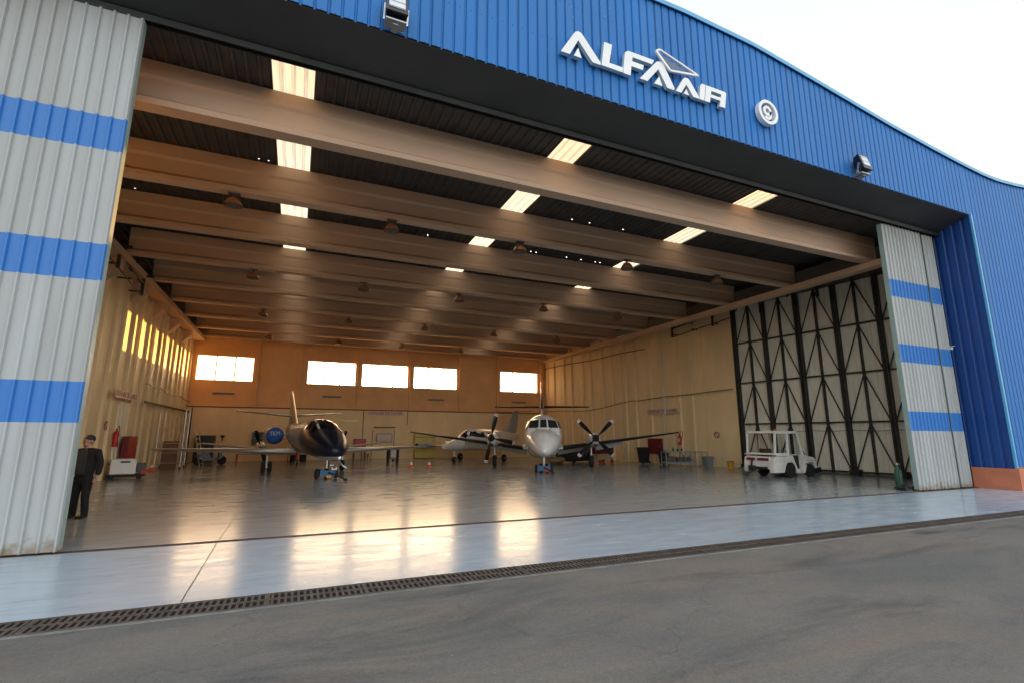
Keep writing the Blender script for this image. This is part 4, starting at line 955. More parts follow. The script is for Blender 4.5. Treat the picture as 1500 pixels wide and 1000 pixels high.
# local: faces -y, x to the camera's right
def limb(pts): return pts,[(i,i+1) for i in range(len(pts)-1)]
# body (one continuous surface)
V=[((0,0,.95),(.125,.10)),((0,.0,1.12),(.135,.10)),((0,.01,1.30),(.15,.11)),((0,.02,1.42),(.11,.09)),((0,.0,1.50),.055),((0,-.01,1.57),.062),((0,-.01,1.64),.085),((0,0,1.69),.07),
   ((.17,.01,1.41),.06),((.24,.03,1.15),.045),((.27,-.03,.92),.034),((.275,-.05,.85),.03),
   ((-.17,.01,1.41),.06),((-.24,.04,1.15),.045),((-.26,-.02,.92),.034),((-.265,-.04,.85),.03),
   ((.09,0,.85),.085),((.10,-.02,.50),.058),((.11,.02,.10),.04),((-.09,0,.85),.085),((-.14,.04,.50),.058),((-.20,.12,.10),.04)]
Eg=[(0,1),(1,2),(2,3),(3,4),(4,5),(5,6),(6,7),(3,8),(8,9),(9,10),(10,11),(3,12),(12,13),(13,14),(14,15),(0,16),(16,17),(17,18),(0,19),(19,20),(20,21)]
body=skinned('body',V,Eg,M['skin'],PS,1)
V=[((0,0,.80),(.155,.12)),((0,.0,.98),(.205,.16)),((0,.0,1.12),(.205,.155)),((0,.01,1.28),(.21,.15)),((0,.02,1.42),(.16,.12)),((0,.02,1.485),(.085,.08)),
   ((.20,.01,1.39),.085),((.28,.03,1.15),.068),((.29,-.03,.89),.058),((-.20,.01,1.39),.085),((-.28,.04,1.15),.068),((-.28,-.02,.89),.058)]
skinned('jacket',V,[(0,1),(1,2),(2,3),(3,4),(4,5),(4,6),(6,7),(7,8),(4,9),(9,10),(10,11)],M['jacket'],PS,2)
MB().loft([[(x*.075*w,-.150-d,z) for x in (-1,-.3,.3,1)]+[(x*.075*w,-.06,z) for x in (1,-1)] for w,d,z in ((1.1,.012,.93),(1.15,.022,1.1),(1.2,.022,1.28),(.9,-.0,1.40),(.5,-.03,1.46))]).build('shirt',M['shirt'],PS,smooth=60)
V=[((0,0,.98),(.15,.12)),((0,0,.88),(.17,.13)),((.10,0,.78),(.105,.105)),((.105,-.03,.48),.080),((.11,.02,.12),.070),((.11,.02,.03),.066),((-.10,0,.78),(.105,.105)),((-.145,.035,.48),.080),((-.20,.12,.12),.070),((-.20,.12,.03),.066)]
skinned('trousers',V,[(0,1),(1,2),(2,3),(3,4),(4,5),(1,6),(6,7),(7,8),(8,9)],M['trousers'],PS,2)
for x,y in ((.11,.02),(-.20,.12)):
    MB().loft([[(x+math.sin(2*PI*k/12)*w,yy+y,max(0.004,.045+math.cos(2*PI*k/12)*h)) for k in range(12)] for yy,w,h in ((.09,.03,.03),(.05,.045,.055),(-.05,.045,.05),(-.14,.05,.038),(-.21,.035,.028))]).build('shoe',M['shoes'],PS,smooth=60)
# head turned to the left and slightly down
hm=Matrix.Translation((0,-.012,1.615))@Matrix.Scale(1.12,4)@Matrix.Rotation(math.radians(-28),4,'Z')@Matrix.Rotation(math.radians(10),4,'X')
def ell(mb,c,r,n=16,k=10):
    mb.lathe([(math.sin(PI*i/k),-math.cos(PI*i/k)) for i in range(k+1)],(0,0,0),'z',n)
    st=len(mb.v)-(k+1)*n
    mb.v[st:]=[(c[0]+p[0]*r[0],c[1]+p[1]*r[1],c[2]+p[2]*r[2]) for p in mb.v[st:]]; return mb
g=ell(MB(),(0,.005,.02),(.077,.095,.105)); ell(g,(0,-.030,-.045),(.056,.062,.062)); g.loft([[(-.012,-.090,.02),(.012,-.090,.02),(.0,-.088,.03)],[(-.018,-.096,-.022),(.018,-.096,-.022),(.0,-.118,-.014)]])
ell(g,(.077,.01,0),(.012,.02,.032),8,6); ell(g,(-.077,.01,0),(.012,.02,.032),8,6); g.xf(hm).build('head',M['skin'],PS,smooth=60)
g=ell(MB(),(0,.016,.040),(.080,.098,.086),20,14)
g.v=[(x,y,max(z,(.062 if y<-.05 else .0 if y<.0 else -.05))) for x,y,z in g.v]
g.xf(hm).build('hair',M['hair'],PS,smooth=60)
g=MB(); ell(g,(.028,-.079,.012),(.008,.006,.005),8,6); ell(g,(-.028,-.079,.012),(.008,.006,.005),8,6); g.box(-.040,-.018,-.088,-.080,.026,.030).box(.018,.040,-.088,-.080,.026,.030); g.box(-.022,.022,-.093,-.082,-.058,-.052); g.xf(hm).build('eyes_and_mouth',M['hair'],PS)
for sx in (1,-1):
    hx,hy,hz=(.277 if sx>0 else -.267),(-.055 if sx>0 else -.045),.84
    V=[((hx,hy,hz),.028),((hx,hy-.01,hz-.045),.034),((hx,hy-.015,hz-.08),.030)]; Eg=[(0,1),(1,2)]
    for k,(dx,ln) in enumerate(((-.024,.065),(-.008,.075),(.008,.07),(.022,.055))):
        b=len(V); V+=[((hx+.008,hy+dx-.01,hz-.10),.0095),((hx+.004-sx*.01,hy+dx-.012,hz-.10-ln*.5),.009),((hx-sx*.028,hy+dx-.012,hz-.10-ln*.85),.008)]; Eg+=[(2,b),(b,b+1),(b+1,b+2)]
    b=len(V); V+=[((hx-sx*.01,hy-.045,hz-.05),.011),((hx-sx*.018,hy-.058,hz-.085),.009)]; Eg+=[(1,b),(b,b+1)]
    skinned('hand',V,Eg,M['skin'],PS,1)

# ------------------------------------------------------------------ wall text signs
def text_sign(name,label,body,loc,rot,w,h,tm,bm_=None,size=.26):
    t=thing(name,label,'sign',loc); t.rotation_euler=rot
    if bm_: MB().box(-w/2,w/2,-.015,.0,-h/2,h/2).build('board',bm_,t)
    font_mesh('lettering',body,tm,w*.94,size,t,(0,-.022,0),(PI/2,0,0),offset=.0); return t
text_sign('warning_sign','red lettered notice high on the back wall above the grey panel','DEFENSE DE FUMER',(6.3,YB-.24,3.43),(0,0,0),2.75,.34,M['text_red'],M['signwhite'],.33)
wa=math.atan2(1,-.155)   # right wall direction
text_sign('warning_sign','maroon lettered notice on the right cream wall above red cabinet','DEFENSE DE FUMER',(XR(26.15)-.27,26.15,3.36),(0,0,-PI/2+.154),2.55,.30,M['text_purple'],M['signwhite'],.30)
text_sign('warning_sign','red lettered notice on the left cream wall above the fire extinguisher','DEFENSE DE FUMER',(XL+.27,25.7,3.40),(0,0,PI/2),2.9,.32,M['text_red'],M['signwhite'],.32)

def extinguisher(label,loc,rz):
    t=thing('fire_extinguisher',label,'fire extinguisher',loc,rz,'wall mounted fire extinguishers')
    MB().lathe([(.0,-.30),(.085,-.29),(.095,-.24),(.095,.16),(.06,.24),(.03,.27),(.03,.30)],(0,-.11,0),'z',18).build('cylinder',M['red'],t,smooth=50)
    MB().box(-.05,.05,-.13,-.09,.30,.33).build('handle',M['black'],t)
    MB().tube([(.03,-.11,.31),(.16,-.12,.44),(.24,-.12,.36),(.18,-.13,.12),(.11,-.13,-.1)],.013,6).build('hose',M['black'],t,smooth=40)
    MB().box(-.05,.05,-.208,-.2,-.12,.06).build('label_plate',M['signwhite'],t)
    MB().box(-.04,.04,-.02,.0,-.1,.2).build('wall_bracket',M['steel'],t)
    return t
e1=extinguisher('fire extinguisher on the left wall beside the standing man',(XL+.20,24.86,1.62),PI/2)
e2=extinguisher('fire extinguisher on the right wall above the trolley',(XR(25.0)-.02,25.0,1.55),-PI/2+.154)
for ex_,c_ in ((e1,1),(e2,1)): ex_.scale=(1.15,1.15,1.15)
def hose_cabinet(label,loc,rz,w,h):
    t=thing('hose_cabinet',label,'cabinet',loc,rz,'red hose cabinets on the walls')
    MB().box(-w/2,w/2,-.22,0,-h/2,h/2).build('case',M['maroon'],t,bevel=.01)
    MB().box(-w/2+.05,w/2-.05,-.232,-.221,-h/2+.05,h/2-.05).build('door',M['red'] if w>1.2 else M['maroon'],t,bevel=.005)
    MB().box(w/2-.14,w/2-.11,-.25,-.233,-.06,.06).build('handle',M['steel'],t); return t
hose_cabinet('bright red hose cabinet on the left wall above the white ground unit',(XL+.22,26.85,1.20),PI/2,1.35,1.0)
hose_cabinet('dark maroon hose cabinet on the right wall between black bins',(XR(27.0)-.02,27.0,1.10),-PI/2+.154,1.15,1.0)
def round_sign(label,loc,rz):
    t=thing('round_sign',label,'sign',loc,rz,'round prohibition signs')
    g=MB(); ring(g,.13,.18,-.015,0); g.bar((-.10,-.012,.10),(.10,-.012,-.10),.012,.035); g.build('red_ring',M['text_red'],t)
    MB().lathe([(.001,-.006),(.135,-.006),(.135,0)],(0,0,0),'y',24).build('face',M['signwhite'],t); return t
round_sign('round red ringed sign on the left wall above the extinguisher',(XL+.03,24.55,2.12),PI/2)
round_sign('round red ringed sign on the right wall left of the parked door leaves',(XR(22.4)-.05,22.4,1.84),-PI/2+.154)

# conduits
def conduit(label,pts,r=.022,m='darksteel'):
    g=MB().tube(pts,r,6); return tag(g.build('wall_conduit',M[m]),label,'conduit',None)
conduit('sagging dark cable along the right cream wall',[(XR(y)-.26,y,z) for y,z in ((39.2,3.86),(36.5,3.80),(34,3.68),(32,3.80),(30,4.06),(28.8,4.2),(28.2,4.15),(26,4.28),(24,4.30),(22.5,4.36),(21,4.40))])
conduit('wavy dark cable along the left cream wall',[(XL+.26,y,z) for y,z in ((28.5,4.17),(30,4.12),(31,4.2),(32.4,4.05),(34,4.0),(36,4.1),(37.5,3.98),(39.2,3.95))])
conduit('thin grey downpipe on the right cream wall',[(XR(29.6)-.30,29.6,.0),(XR(29.6)-.30,29.6,8.0)],.035,'leafpaint2')
conduit('pale downpipe behind the trolley on the right wall',[(XR(25.9)-.30,25.9,.0),(XR(25.9)-.30,25.9,8.2)],.045,'leafpaint2')
conduit('dark cable run just below the girder on the right wall',[(XR(y)-.15,y,z) for y,z in ((39.2,7.62),(36,7.66),(33,7.60),(30,7.72),(27.5,7.70))],.03)
conduit('dark conduit dropping down the back wall by the left corner',[(-6.5,YB-.26,3.6),(-6.5,YB-.26,.02)],.03)
for x,lab in ((-4.8,'below the leftmost window'),(2.3,'below the second window from the left'),(10.3,'below the fourth window from the left'),(17.7,'below the rightmost window')):
    t=thing('wall_vent','slim grey louvred vent '+lab,'vent',(x,YB-.01,4.6),0,'slim vents under the back windows')
    MB().box(-.68,.68,-.08,0,-.07,.07).build('vent_case',M['grey'],t,bevel=.01); g=MB()
    for k in range(3): g.box(-.62,.62,-.09,-.081,-.045+k*.035,-.03+k*.035)
    g.build('louvre',M['lampgrey'],t)

# ------------------------------------------------------------------ small equipment
def cone(label,x,y):
    t=thing('traffic_cone',label,'traffic cone',(x,y,0),random.random(),'traffic cones on the hangar floor')
    MB().box(-.15,.15,-.15,.15,0,.03).build('cone_base',M['orange'],t,bevel=.01)
    MB().lathe([(.12,.03),(.085,.16),(.085,.161)],(0,0,0),'z',16).build('cone_body',M['orange'],t,smooth=40)
    MB().lathe([(.086,.16),(.05,.30),(.05,.301)],(0,0,0),'z',16).build('white_band',M['white'],t,smooth=40)
    MB().lathe([(.05,.30),(.022,.42),(.0,.425)],(0,0,0),'z',16).build('cone_tip',M['orange'],t,smooth=40)
cone('orange cone left of the pair beyond the jet wing tip',6.08,28.3); cone('orange cone right of the pair beyond the jet wing tip',7.02,28.0); cone('lone orange cone at the foot of the left wall',-6.45,30.4)

t=thing('ground_power_unit','white and black wheeled power unit by the red cabinet','power unit',(-6.35,25.35,0),math.radians(12))
MB().box(-.42,.42,-.38,.38,.20,.80).build('case',M['white'],t,bevel=.03); MB().box(.421,.72,-.34,.34,.28,.62).build('control_box',M['blackgloss'],t,bevel=.02)
MB().box(-.10,.22,-.395,-.381,.66,.72).build('handle_slot',M['black'],t); MB().box(-.5,.75,-.42,.42,.10,.19).build('chassis',M['black'],t,bevel=.01)
for x in (-.35,.55):
    for y in (-.36,.36): MB().lathe([(.01,-.03),(.09,-.03),(.09,.03),(.01,.03)],(x,y,.09),'y',16).build('wheel',M['black'],t,smooth=40)
MB().box(.60,.78,-.40,-.36,.14,.34).build('red_plug_box',M['red'],t,bevel=.01)
MB().tube([(-.42,.2,.55),(-.7,.3,.7),(-.95,.45,1.1),(-1.0,.5,1.25)],.014,6).build('power_cable',M['black'],t)

t=thing('scaffold_tower','aluminium mobile scaffold tower by the left back corner','scaffold',(-5.95,31.6,0),math.radians(4))
for x,y in ((-.55,-.9),(.55,-.9),(-.55,.9),(.55,.9)):
    MB().cyl((x,y,.16),(x,y,2.95+.1*(x>0)),.028,.028,10).build('upright',M['alu'],t,smooth=40)
    w_=MB().lathe([(.01,-.025),(.08,-.025),(.08,.025),(.01,.025)],(x,y,.08),'x',14).build('castor',M['black'],t,smooth=40)
g=MB()
for z in (.35,.85,1.35,1.6,1.85,2.1,2.35,2.6):
    g.cyl((-.55,-.9,z),(.55,-.9,z),.018,.018,8)
    if z in (.35,1.35,2.1): g.cyl((-.55,.9,z),(.55,.9,z),.018,.018,8); g.cyl((-.55,-.9,z+.06),(-.55,.9,z+.06),.018,.018,8); g.cyl((.55,-.9,z+.06),(.55,.9,z+.06),.018,.018,8)
g.build('rung',M['alu'],t,smooth=40)
t=thing('leaning_board','brown board leaning inside the scaffold tower','board',(-6.05,31.7,0),0)
MB().box(-.35,.35,-.02,.02,0,1.45).xf(Matrix.Rotation(math.radians(-6),4,'X')).build('panel',M['wood'],t); MB().bar((-.33,-.035,.70),(.33,-.035,.70),.04,.02).xf(Matrix.Rotation(math.radians(-6),4,'X')).build('batten',M['wood'],t)
t=thing('step_ladder','aluminium ladder leaning by the dark cabinet','ladder',(-4.95,33.0,0),1.15)
g=MB()
for dx in (-.17,.17): g.bar((dx+.45,0,.02),(dx-.35,.0,2.1),.03,.06)
g.build('rail',M['alu'],t); g=MB()
for i in range(7): u=(i+.6)/7.6; g.cyl((.45-.8*u-.17,0,.02+2.08*u),(.45-.8*u+.17,0,.02+2.08*u),.014,.014,8)
g.build('rung',M['alu'],t)
t=thing('tool_cabinet','dark tall cabinet in the back left corner','cabinet',(-5.4,38.2,0),0)
MB().box(-.55,.55,-.35,.35,.05,1.75).build('case',M['darksteel'],t,bevel=.02); MB().box(-.50,-.01,-.365,-.351,.1,1.7).box(.01,.5,-.365,-.351,.1,1.7).build('door',M['darksteel'],t); MB().box(-.05,-.03,-.385,-.366,.8,1.0).box(.03,.05,-.385,-.366,.8,1.0).build('handle',M['steel'],t)
t=thing('motor_scooter','dark scooter parked beside the ladder','scooter',(-4.6,35.2,0),math.radians(20))
for x in (-.62,.62): MB().lathe([(.10,-.05),(.22,-.05),(.26,-.02),(.26,.02),(.22,.05),(.10,.05)],(x,0,.26),'y',20).build('wheel',M['black'],t,smooth=40)
MB().prism([(-.75,.45),(-.65,.72),(-.1,.78),(.0,.5),(.25,.35),(.42,.45),(.40,.95),(.50,.98),(.58,.6),(.66,.4),(.2,.22),(-.4,.25)],-.14,.14,'y').build('body',M['blackgloss'],t,bevel=.03)
MB().box(-.68,-.05,-.13,.13,.79,.88).build('seat',M['black'],t,bevel=.03); MB().tube([(.42,-.33,1.08),(.46,0,1.0),(.42,.33,1.08)],.016,6).build('handlebar',M['steel'],t); MB().cyl((.55,0,.92),(.62,0,.92),.08,.07,14).build('headlight',M['alu'],t)
def table_(name,label,loc,rz,w,d,h,mt,mf):
    t=thing(name,label,'table',loc,rz); MB().box(-w/2,w/2,-d/2,d/2,h-.05,h).build('tabletop',mt,t,bevel=.01)
    for sx in (-1,1):
        for sy in (-1,1): MB().bar((sx*(w/2-.06),sy*(d/2-.06),0),(sx*(w/2-.06),sy*(d/2-.06),h-.05),.05).build('leg',mf,t)
    return t
table_('work_table','long red legged work table by the back wall behind the jet',(-1.9,37.9,0),0,3.2,.8,.55,M['tan'],M['red'])
t=thing('drum_stand','pair of dark drums under the red legged table end','drum',(.3,37.9,0)); 
for x in (-.3,.3): MB().lathe([(.0,0),(.22,0),(.22,.45),(.2,.46),(.0,.46)],(x,0,0),'z',18).build('drum',M['black'],t,smooth=40)
t=thing('instrument_stand','grey instrument cabinet on tall black legs by the jet wing tip','stand',(5.85,32.9,0),math.radians(5))
for sx in (-.30,.30): MB().box(sx-.05,sx+.05,-.2,.2,0,.90).build('leg',M['black'],t)
MB().box(-.20,.20,-.16,.16,.30,.90).build('cabinet',M['grey'],t,bevel=.02); MB().box(-.16,.16,-.172,-.161,.40,.84).build('face_panel',M['signwhite'],t); MB().box(-.07,.07,-.18,-.1,.12,.299).build('power_socket',M['black'],t)
t=thing('tool_chest','red roller tool chest against the back wall left of the grey panel','tool chest',(4.45,38.9,0))
MB().box(-.42,.42,-.25,.3,.72,1.50).build('case',M['maroon'],t,bevel=.02); g=MB()
for k in range(5): g.box(-.39,.39,-.262,-.251,.76+k*.145,.88+k*.145)
g.build('drawer',M['red'],t,bevel=.004)
MB().box(-.46,.46,-.3,.32,.62,.719).build('stand_top',M['wood'],t)
for sx in (-.4,.4):
    for sy in (-.24,.26): MB().box(sx-.03,sx+.03,sy-.03,sy+.03,0,.62).build('leg',M['wood'],t)
t=thing('wall_panel_unit','grey wall unit with shelf lamp on the back wall','wall unit',(6.27,YB-.235,1.58))
MB().box(-.60,.60,-.12,0,-.34,.34).build('case',M['grey'],t,bevel=.01); MB().box(-.54,.54,-.132,-.121,-.28,.28).build('front_panel',M['signwhite'],t); 
MB().box(-.80,.80,-.16,0,.76,.84).build('lamp_strip',M['lampgrey'],t,bevel=.01)
t=thing('yellow_cabinet','pale yellow steel cupboard against the back wall beside the cones','cabinet',(9.35,38.95,0))
MB().box(-.80,.80,-.28,.28,.06,1.95).build('case',M['yellowpale'],t,bevel=.015); MB().box(-.76,-.01,-.295,-.281,.12,1.55).box(.01,.76,-.295,-.281,.12,1.55).build('door',M['yellowpale'],t); MB().box(-.06,-.03,-.31,-.296,.8,1.0).box(.03,.06,-.31,-.296,.8,1.0).build('handle',M['steel'],t)
MB().box(-.80,.80,-.30,-.296,1.62,1.66).build('shelf_slot',M['lip'],t)
t=thing('wall_shelf','small green grey shelf unit hung on the back wall behind the blue engine','shelf',(-2.4,YB-.235,1.55))
MB().box(-.36,.36,-.28,0,-.44,-.40).box(-.36,.36,-.28,0,.40,.44).box(-.36,-.32,-.28,0,-.40,.40).box(.32,.36,-.28,0,-.40,.40).box(-.32,.32,-.28,0,-.02,.02).build('frame',M['grey'],t); MB().box(-.32,.32,-.03,-.005,-.4,.4).build('back_panel',M['green'],t)
t=thing('wall_hook_lamp','small black wall lamp near the shelf','lamp',(-4.55,YB-.235,1.6)); MB().box(-.12,.12,-.1,0,.0,.16).build('housing',M['black'],t,bevel=.02); MB().box(-.03,.03,-.06,0,-.22,0).build('bracket',M['black'],t)
t=thing('office_stool','low dark stool with orange seat near the tool chest','stool',(4.9,37.6,0)); MB().lathe([(.0,.44),(.18,.44),(.19,.5),(.0,.51)],(0,0,0),'z',18).build('seat',M['orange'],t,smooth=40); 
for a in range(4): MB().bar((0.03*math.cos(a*PI/2),.03*math.sin(a*PI/2),.44),(.2*math.cos(a*PI/2),.2*math.sin(a*PI/2),0),.03).build('leg',M['black'],t)

# right side
def bin_(label,x,y,rz,s=1.):
    t=thing('wheelie_bin',label,'bin',(x,y,0),rz,'black wheeled bins by the right wall'); t.scale=(s,s,s)
    def rr(w,d,z): return [(-w,-d,z),(w,-d,z),(w,d,z),(-w,d,z)]
    MB().loft([rr(.21,.24,.06),rr(.28,.33,.92)]).build('bin_body',M['black'],t,bevel=.02)
    MB().loft([rr(.31,.36,.921),rr(.31,.36,.96),rr(.26,.30,1.0)]).build('lid',M['black'],t,bevel=.015)
    MB().bar((-.25,.38,.9),(.25,.38,.9),.03).build('handle',M['black'],t)
    for sx in (-.24,.24): MB().lathe([(.01,-.02),(.09,-.02),(.09,.02),(.01,.02)],(sx,.28,.09),'x',14).build('wheel',M['black'],t,smooth=40)
bin_('larger black wheeled bin left of the maroon cabinet',20.75,26.6,-1.2,1.05); bin_('smaller black wheeled bin right of the maroon cabinet',21.55,25.65,-1.25,.85)
t=thing('steel_trolley','grey steel equipment trolley with bottles on its shelf','trolley',(20.25,22.9,0),math.radians(-14))
fr=MB()
for x in (-.85,.30,.95):
    for y in (-.3,.3): fr.bar((x,y,0.02),(x,y,.86),.045)
for y in (-.3,.3):
    fr.bar((-.85,y,.86),(1.7,y,.86),.05); fr.bar((-.85,y,.26),(.95,y,.26),.06); fr.bar((1.7,y,.02),(1.7,y,.86),.03)
    fr.bar((.30,y,.84),(.92,y,.28),.045)
for x in (-.85,.30,.95): fr.bar((x,-.3,.26),(x,.3,.26),.05); fr.bar((x,-.3,.86),(x,.3,.86),.05)
fr.build('frame',M['grey'],t); MB().box(-.85,.95,-.28,.28,.29,.31).build('shelf',M['grey'],t)
MB().box(-.75,-.2,-.22,.22,.315,.62).box(-.1,.25,-.2,.2,.315,.56).box(.36,.72,-.2,.2,.315,.58).build('stored_boxes',M['lampgrey'],t,bevel=.015)
MB().box(-.85,.3,-.28,.28,.886,.90).build('tray',M['steel'],t)
for k,(x,hh) in enumerate(((-.25,.24),(.02,.20),(.27,.23))):
    b=MB().lathe([(.0,0),(.06,0),(.06,hh*.6),(.02,hh*.8),(.02,hh),(.0,hh)],(0,0,0),'z',12).build('bottle',M['green'],None,smooth=40); 
    c_,s_=math.cos(math.radians(-14)),math.sin(math.radians(-14)); b.location=(20.25+x*c_,22.9+x*s_,.902); tag(b,['leftmost','middle','rightmost'][k]+' dark bottle standing on the steel trolley','bottle','bottles on the trolley')
t=thing('storage_box','grey plastic tub on the floor beyond the trolley','box',(22.15,22.55,0),-.2)
MB().loft([[(-.2,-.2,.0),(.2,-.2,0),(.2,.2,0),(-.2,.2,0)],[(-.24,-.24,.55),(.24,-.24,.55),(.24,.24,.55),(-.24,.24,.55)]]).build('tub',M['grey'],t,bevel=.02); MB().box(-.27,.27,-.27,.27,.551,.60).build('lid',M['grey'],t,bevel=.01)
t=thing('yellow_bucket','yellow bucket by the foot of the right wall','bucket',(22.2,20.95,0))
MB().lathe([(.0,0),(.14,0),(.18,.36),(.19,.37),(.17,.37),(.13,.02)],(0,0,0),'z',20).build('bucket_body',M['yellow'],t,smooth=40); MB().lathe([(.19,.371),(.195,.40),(.0,.41)],(0,0,0),'z',20).build('lid',M['orange'],t,smooth=40)
t=thing('metal_fitting','grey metal fitting lying beside the yellow bucket','fitting',(22.55,20.3,0)); MB().box(-.2,.2,-.1,.1,0,.10).cyl((0,0,.1),(0,0,.2),.06).build('casting',M['grey'],t,bevel=.02); MB().tube([(-.2,0,.05),(-.4,-.1,.12),(-.5,0,.04)],.02,6).build('cable_end',M['black'],t)
t=thing('gas_bottle','green gas bottle standing behind the edge of the right banded leaf','gas bottle',(18.80,10.62,0),0)
MB().lathe([(.0,0),(.105,0),(.115,.03),(.115,.60),(.08,.70),(.04,.76),(.04,.80)],(0,0,0),'z',20).build('cylinder',M['green'],t,smooth=50); MB().cyl((0,0,.80),(0,0,.88),.03).cyl((0,-.08,.84),(0,.04,.84),.02).build('valve',M['steel'],t); MB().tube([(0,-.1,.84),(-.16,-.12,.6),(-.15,-.1,.2),(.05,-.16,.05)],.015,6).build('hose',M['black'],t)
t=thing('welding_trolley','low black wheeled base at the foot of the right banded leaf','trolley',(18.86,10.45,0)); MB().box(-.4,.1,-.16,.16,.06,.10).build('deck',M['black'],t); 
for x in (-.36,.06): MB().lathe([(.01,-.02),(.07,-.02),(.07,.02),(.01,.02)],(x,-.18,.07),'y',14).build('wheel',M['black'],t)
# things stowed behind the turboprop's right wing
t=thing('covered_cart','dark canvas covered cart behind the turboprop right wheel','cart',(17.3,29.4,0),.4)
MB().loft([[(x*w,y*d,z) for x,y in ((-1,-1),(0,-1.05),(1,-1),(1.05,0),(1,1),(0,1.05),(-1,1),(-1.05,0))] for w,d,z in ((1.25,.6,.22),(1.3,.62,.5),(1.1,.5,.85),(.5,.25,1.02))]).build('canvas',M['shirt'],t,smooth=60)
MB().box(-1.2,1.2,-.5,.5,.14,.215).build('chassis',M['black'],t)
for x in (-.9,.9): MB().lathe([(.02,-.04),(.16,-.04),(.16,.04),(.02,.04)],(x,-.55,.16),'y',16).build('wheel',M['black'],t,smooth=40)
t=thing('red_trolley','maroon topped tan trolley behind the turboprop right propeller','trolley',(18.6,28.2,0),.3)
MB().box(-.8,.8,-.4,.4,.62,1.12).build('top_box',M['maroon'],t,bevel=.04); MB().box(-.78,.78,-.38,.38,.26,.619).build('tray_box',M['tan'],t,bevel=.03)
for x in (-.6,.6):
    for y in (-.36,.36): MB().lathe([(.01,-.03),(.13,-.03),(.13,.03),(.01,.03)],(x,y,.13),'y',16).build('wheel',M['red'],t,smooth=40)
t=thing('inflatable_dinghy','cream upturned boat shaped cover beside the turboprop belly','cover',(15.1,28.0,0),.5)
MB().loft([[(x,w*math.sin(a),.30+.16*math.cos(a)*h) for a in [2*PI*k/14 for k in range(14)]] for x,w,h in ((-.8,.05,.2),(-.6,.3,.9),(0,.42,1),(.6,.3,.9),(.85,.05,.2))]).build('cover_shell',M['tan'],t,smooth=60); MB().box(-.4,-.3,-.2,.2,0,.2).build('rest',M['wood'],t); MB().box(.3,.4,-.2,.2,0,.2).build('rest',M['wood'],t)

# ------------------------------------------------------------------ world, sun, camera
wd=bpy.data.worlds.new('World'); sc.world=wd; wd.use_nodes=True; N=wd.node_tree.nodes; L=wd.node_tree.links
bg=N['Background']; sky=N.new('ShaderNodeTexSky'); sky.sky_type='NISHITA'; sky.sun_disc=False
EL=math.radians(1.0); AZ=math.radians(14.5)
sky.sun_elevation=EL; sky.sun_rotation=AZ; sky.air_density=1.; sky.dust_density=2.
L.new(sky.outputs[0],bg.inputs[0]); bg.inputs[1].default_value=.12
# bright even haze on top of it
def wm(op,a,b):
    n=N.new('ShaderNodeMath'); n.operation=op
    for i,v in enumerate((a,b)):
        if hasattr(v,'links'): L.new(v,n.inputs[i])
        else: n.inputs[i].default_value=v
    return n.outputs[0]
bg2=N.new('ShaderNodeBackground'); tc=N.new('ShaderNodeTexCoord'); sx=N.new('ShaderNodeSeparateXYZ'); L.new(tc.outputs['Generated'],sx.inputs[0])
cr=N.new('ShaderNodeValToRGB'); e=cr.color_ramp.elements; e[0].position=.0; e[0].color=(1.0,.97,.93,1); e[1].position=.9; e[1].color=(.86,.93,1.0,1); k=e.new(.3); k.color=(.95,.975,1.0,1)
L.new(sx.outputs['Z'],cr.inputs[0]); L.new(cr.outputs[0],bg2.inputs[0]); L.new(wm('ADD',1.0,wm('MULTIPLY',wm('MAXIMUM',wm('MULTIPLY',sx.outputs['Y'],-1.),0.),1.25)),bg2.inputs[1])
vd=N.new('ShaderNodeVectorMath'); vd.operation='DOT_PRODUCT'; vd.inputs[1].default_value=(math.sin(AZ)*math.cos(EL),math.cos(AZ)*math.cos(EL),math.sin(EL)); L.new(tc.outputs['Generated'],vd.inputs[0])
dp=wm('MAXIMUM',vd.outputs['Value'],0.)
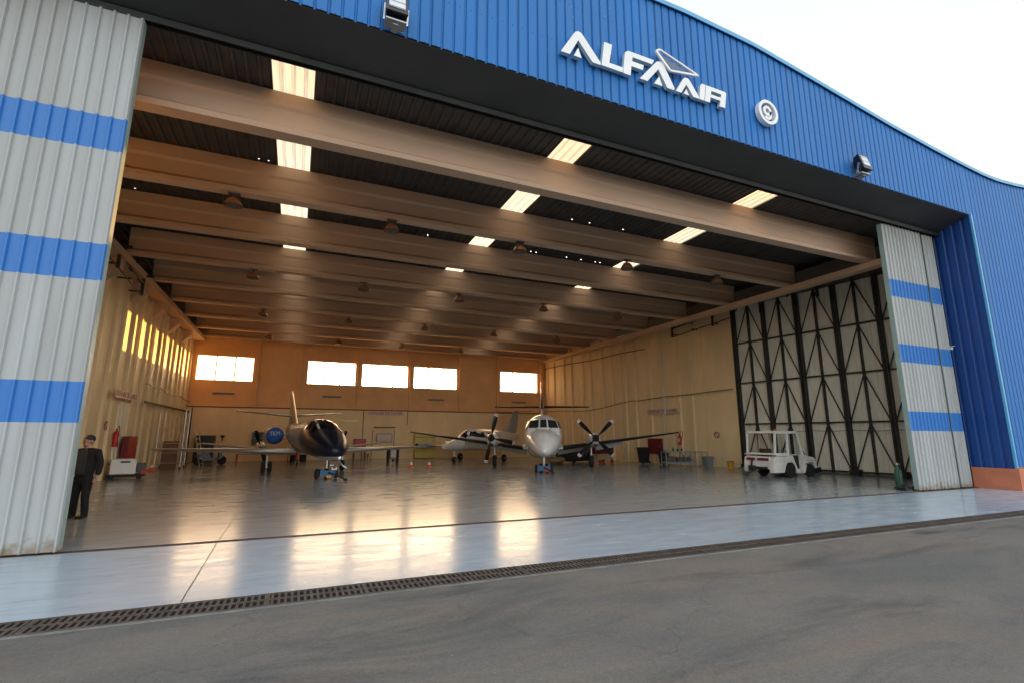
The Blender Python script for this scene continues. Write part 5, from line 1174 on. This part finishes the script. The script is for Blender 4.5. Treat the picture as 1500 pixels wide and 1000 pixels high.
zz=wm('POWER',wm('SUBTRACT',1.,wm('MAXIMUM',wm('MINIMUM',sx.outputs['Z'],1.),0.)),4.)
glow=wm('MULTIPLY',zz,wm('ADD',wm('MULTIPLY',wm('POWER',dp,14.),36.),wm('MULTIPLY',wm('POWER',dp,3.),10.)))
bg3=N.new('ShaderNodeBackground'); bg3.inputs[0].default_value=(1,.77,.49,1); L.new(glow,bg3.inputs[1])
ad3=N.new('ShaderNodeAddShader'); L.new(bg2.outputs[0],ad3.inputs[0]); L.new(bg3.outputs[0],ad3.inputs[1])
ad=N.new('ShaderNodeAddShader'); L.new(bg.outputs[0],ad.inputs[0]); L.new(ad3.outputs[0],ad.inputs[1]); L.new(ad.outputs[0],N['World Output'].inputs[0])
sl=bpy.data.lights.new('sun','SUN'); sl.energy=27; sl.angle=math.radians(.5); sl.color=(1,.47,.09)
so=bpy.data.objects.new('sun',sl); COL.objects.link(so)
dirn=-Vector((math.sin(AZ)*math.cos(EL),math.cos(AZ)*math.cos(EL),math.sin(EL))); so.rotation_euler=dirn.to_track_quat('-Z','Y').to_euler(); so.location=(60,60,20)

cam=bpy.data.cameras.new('camera'); co=bpy.data.objects.new('camera',cam); COL.objects.link(co); sc.camera=co
cam.sensor_width=36; cam.lens=36*722.26/1500; cam.clip_end=2000; cam.clip_start=.05
fw=Vector((0.38906331,0.90198187,0.18723902)); rt=Vector((0.91808042,-0.39638989,0.00184305)); up=Vector((-0.07588205,-0.17118341,0.98231266))
Mt=Matrix((rt,up,-fw)).transposed().to_4x4(); Mt.translation=(0,0,1.75); co.matrix_world=Mt

sc.view_settings.view_transform='Standard'; sc.view_settings.look='None'; sc.view_settings.exposure=0; sc.view_settings.gamma=1
sc.render.engine='CYCLES'
cy=sc.cycles; cy.use_denoising=True; cy.max_bounces=12; cy.diffuse_bounces=7; cy.glossy_bounces=5; cy.transmission_bounces=6; cy.transparent_max_bounces=12
cy.sample_clamp_indirect=6; cy.caustics_reflective=False; cy.caustics_refractive=False
try: cy.denoiser='OPENIMAGEDENOISE'
except Exception: pass
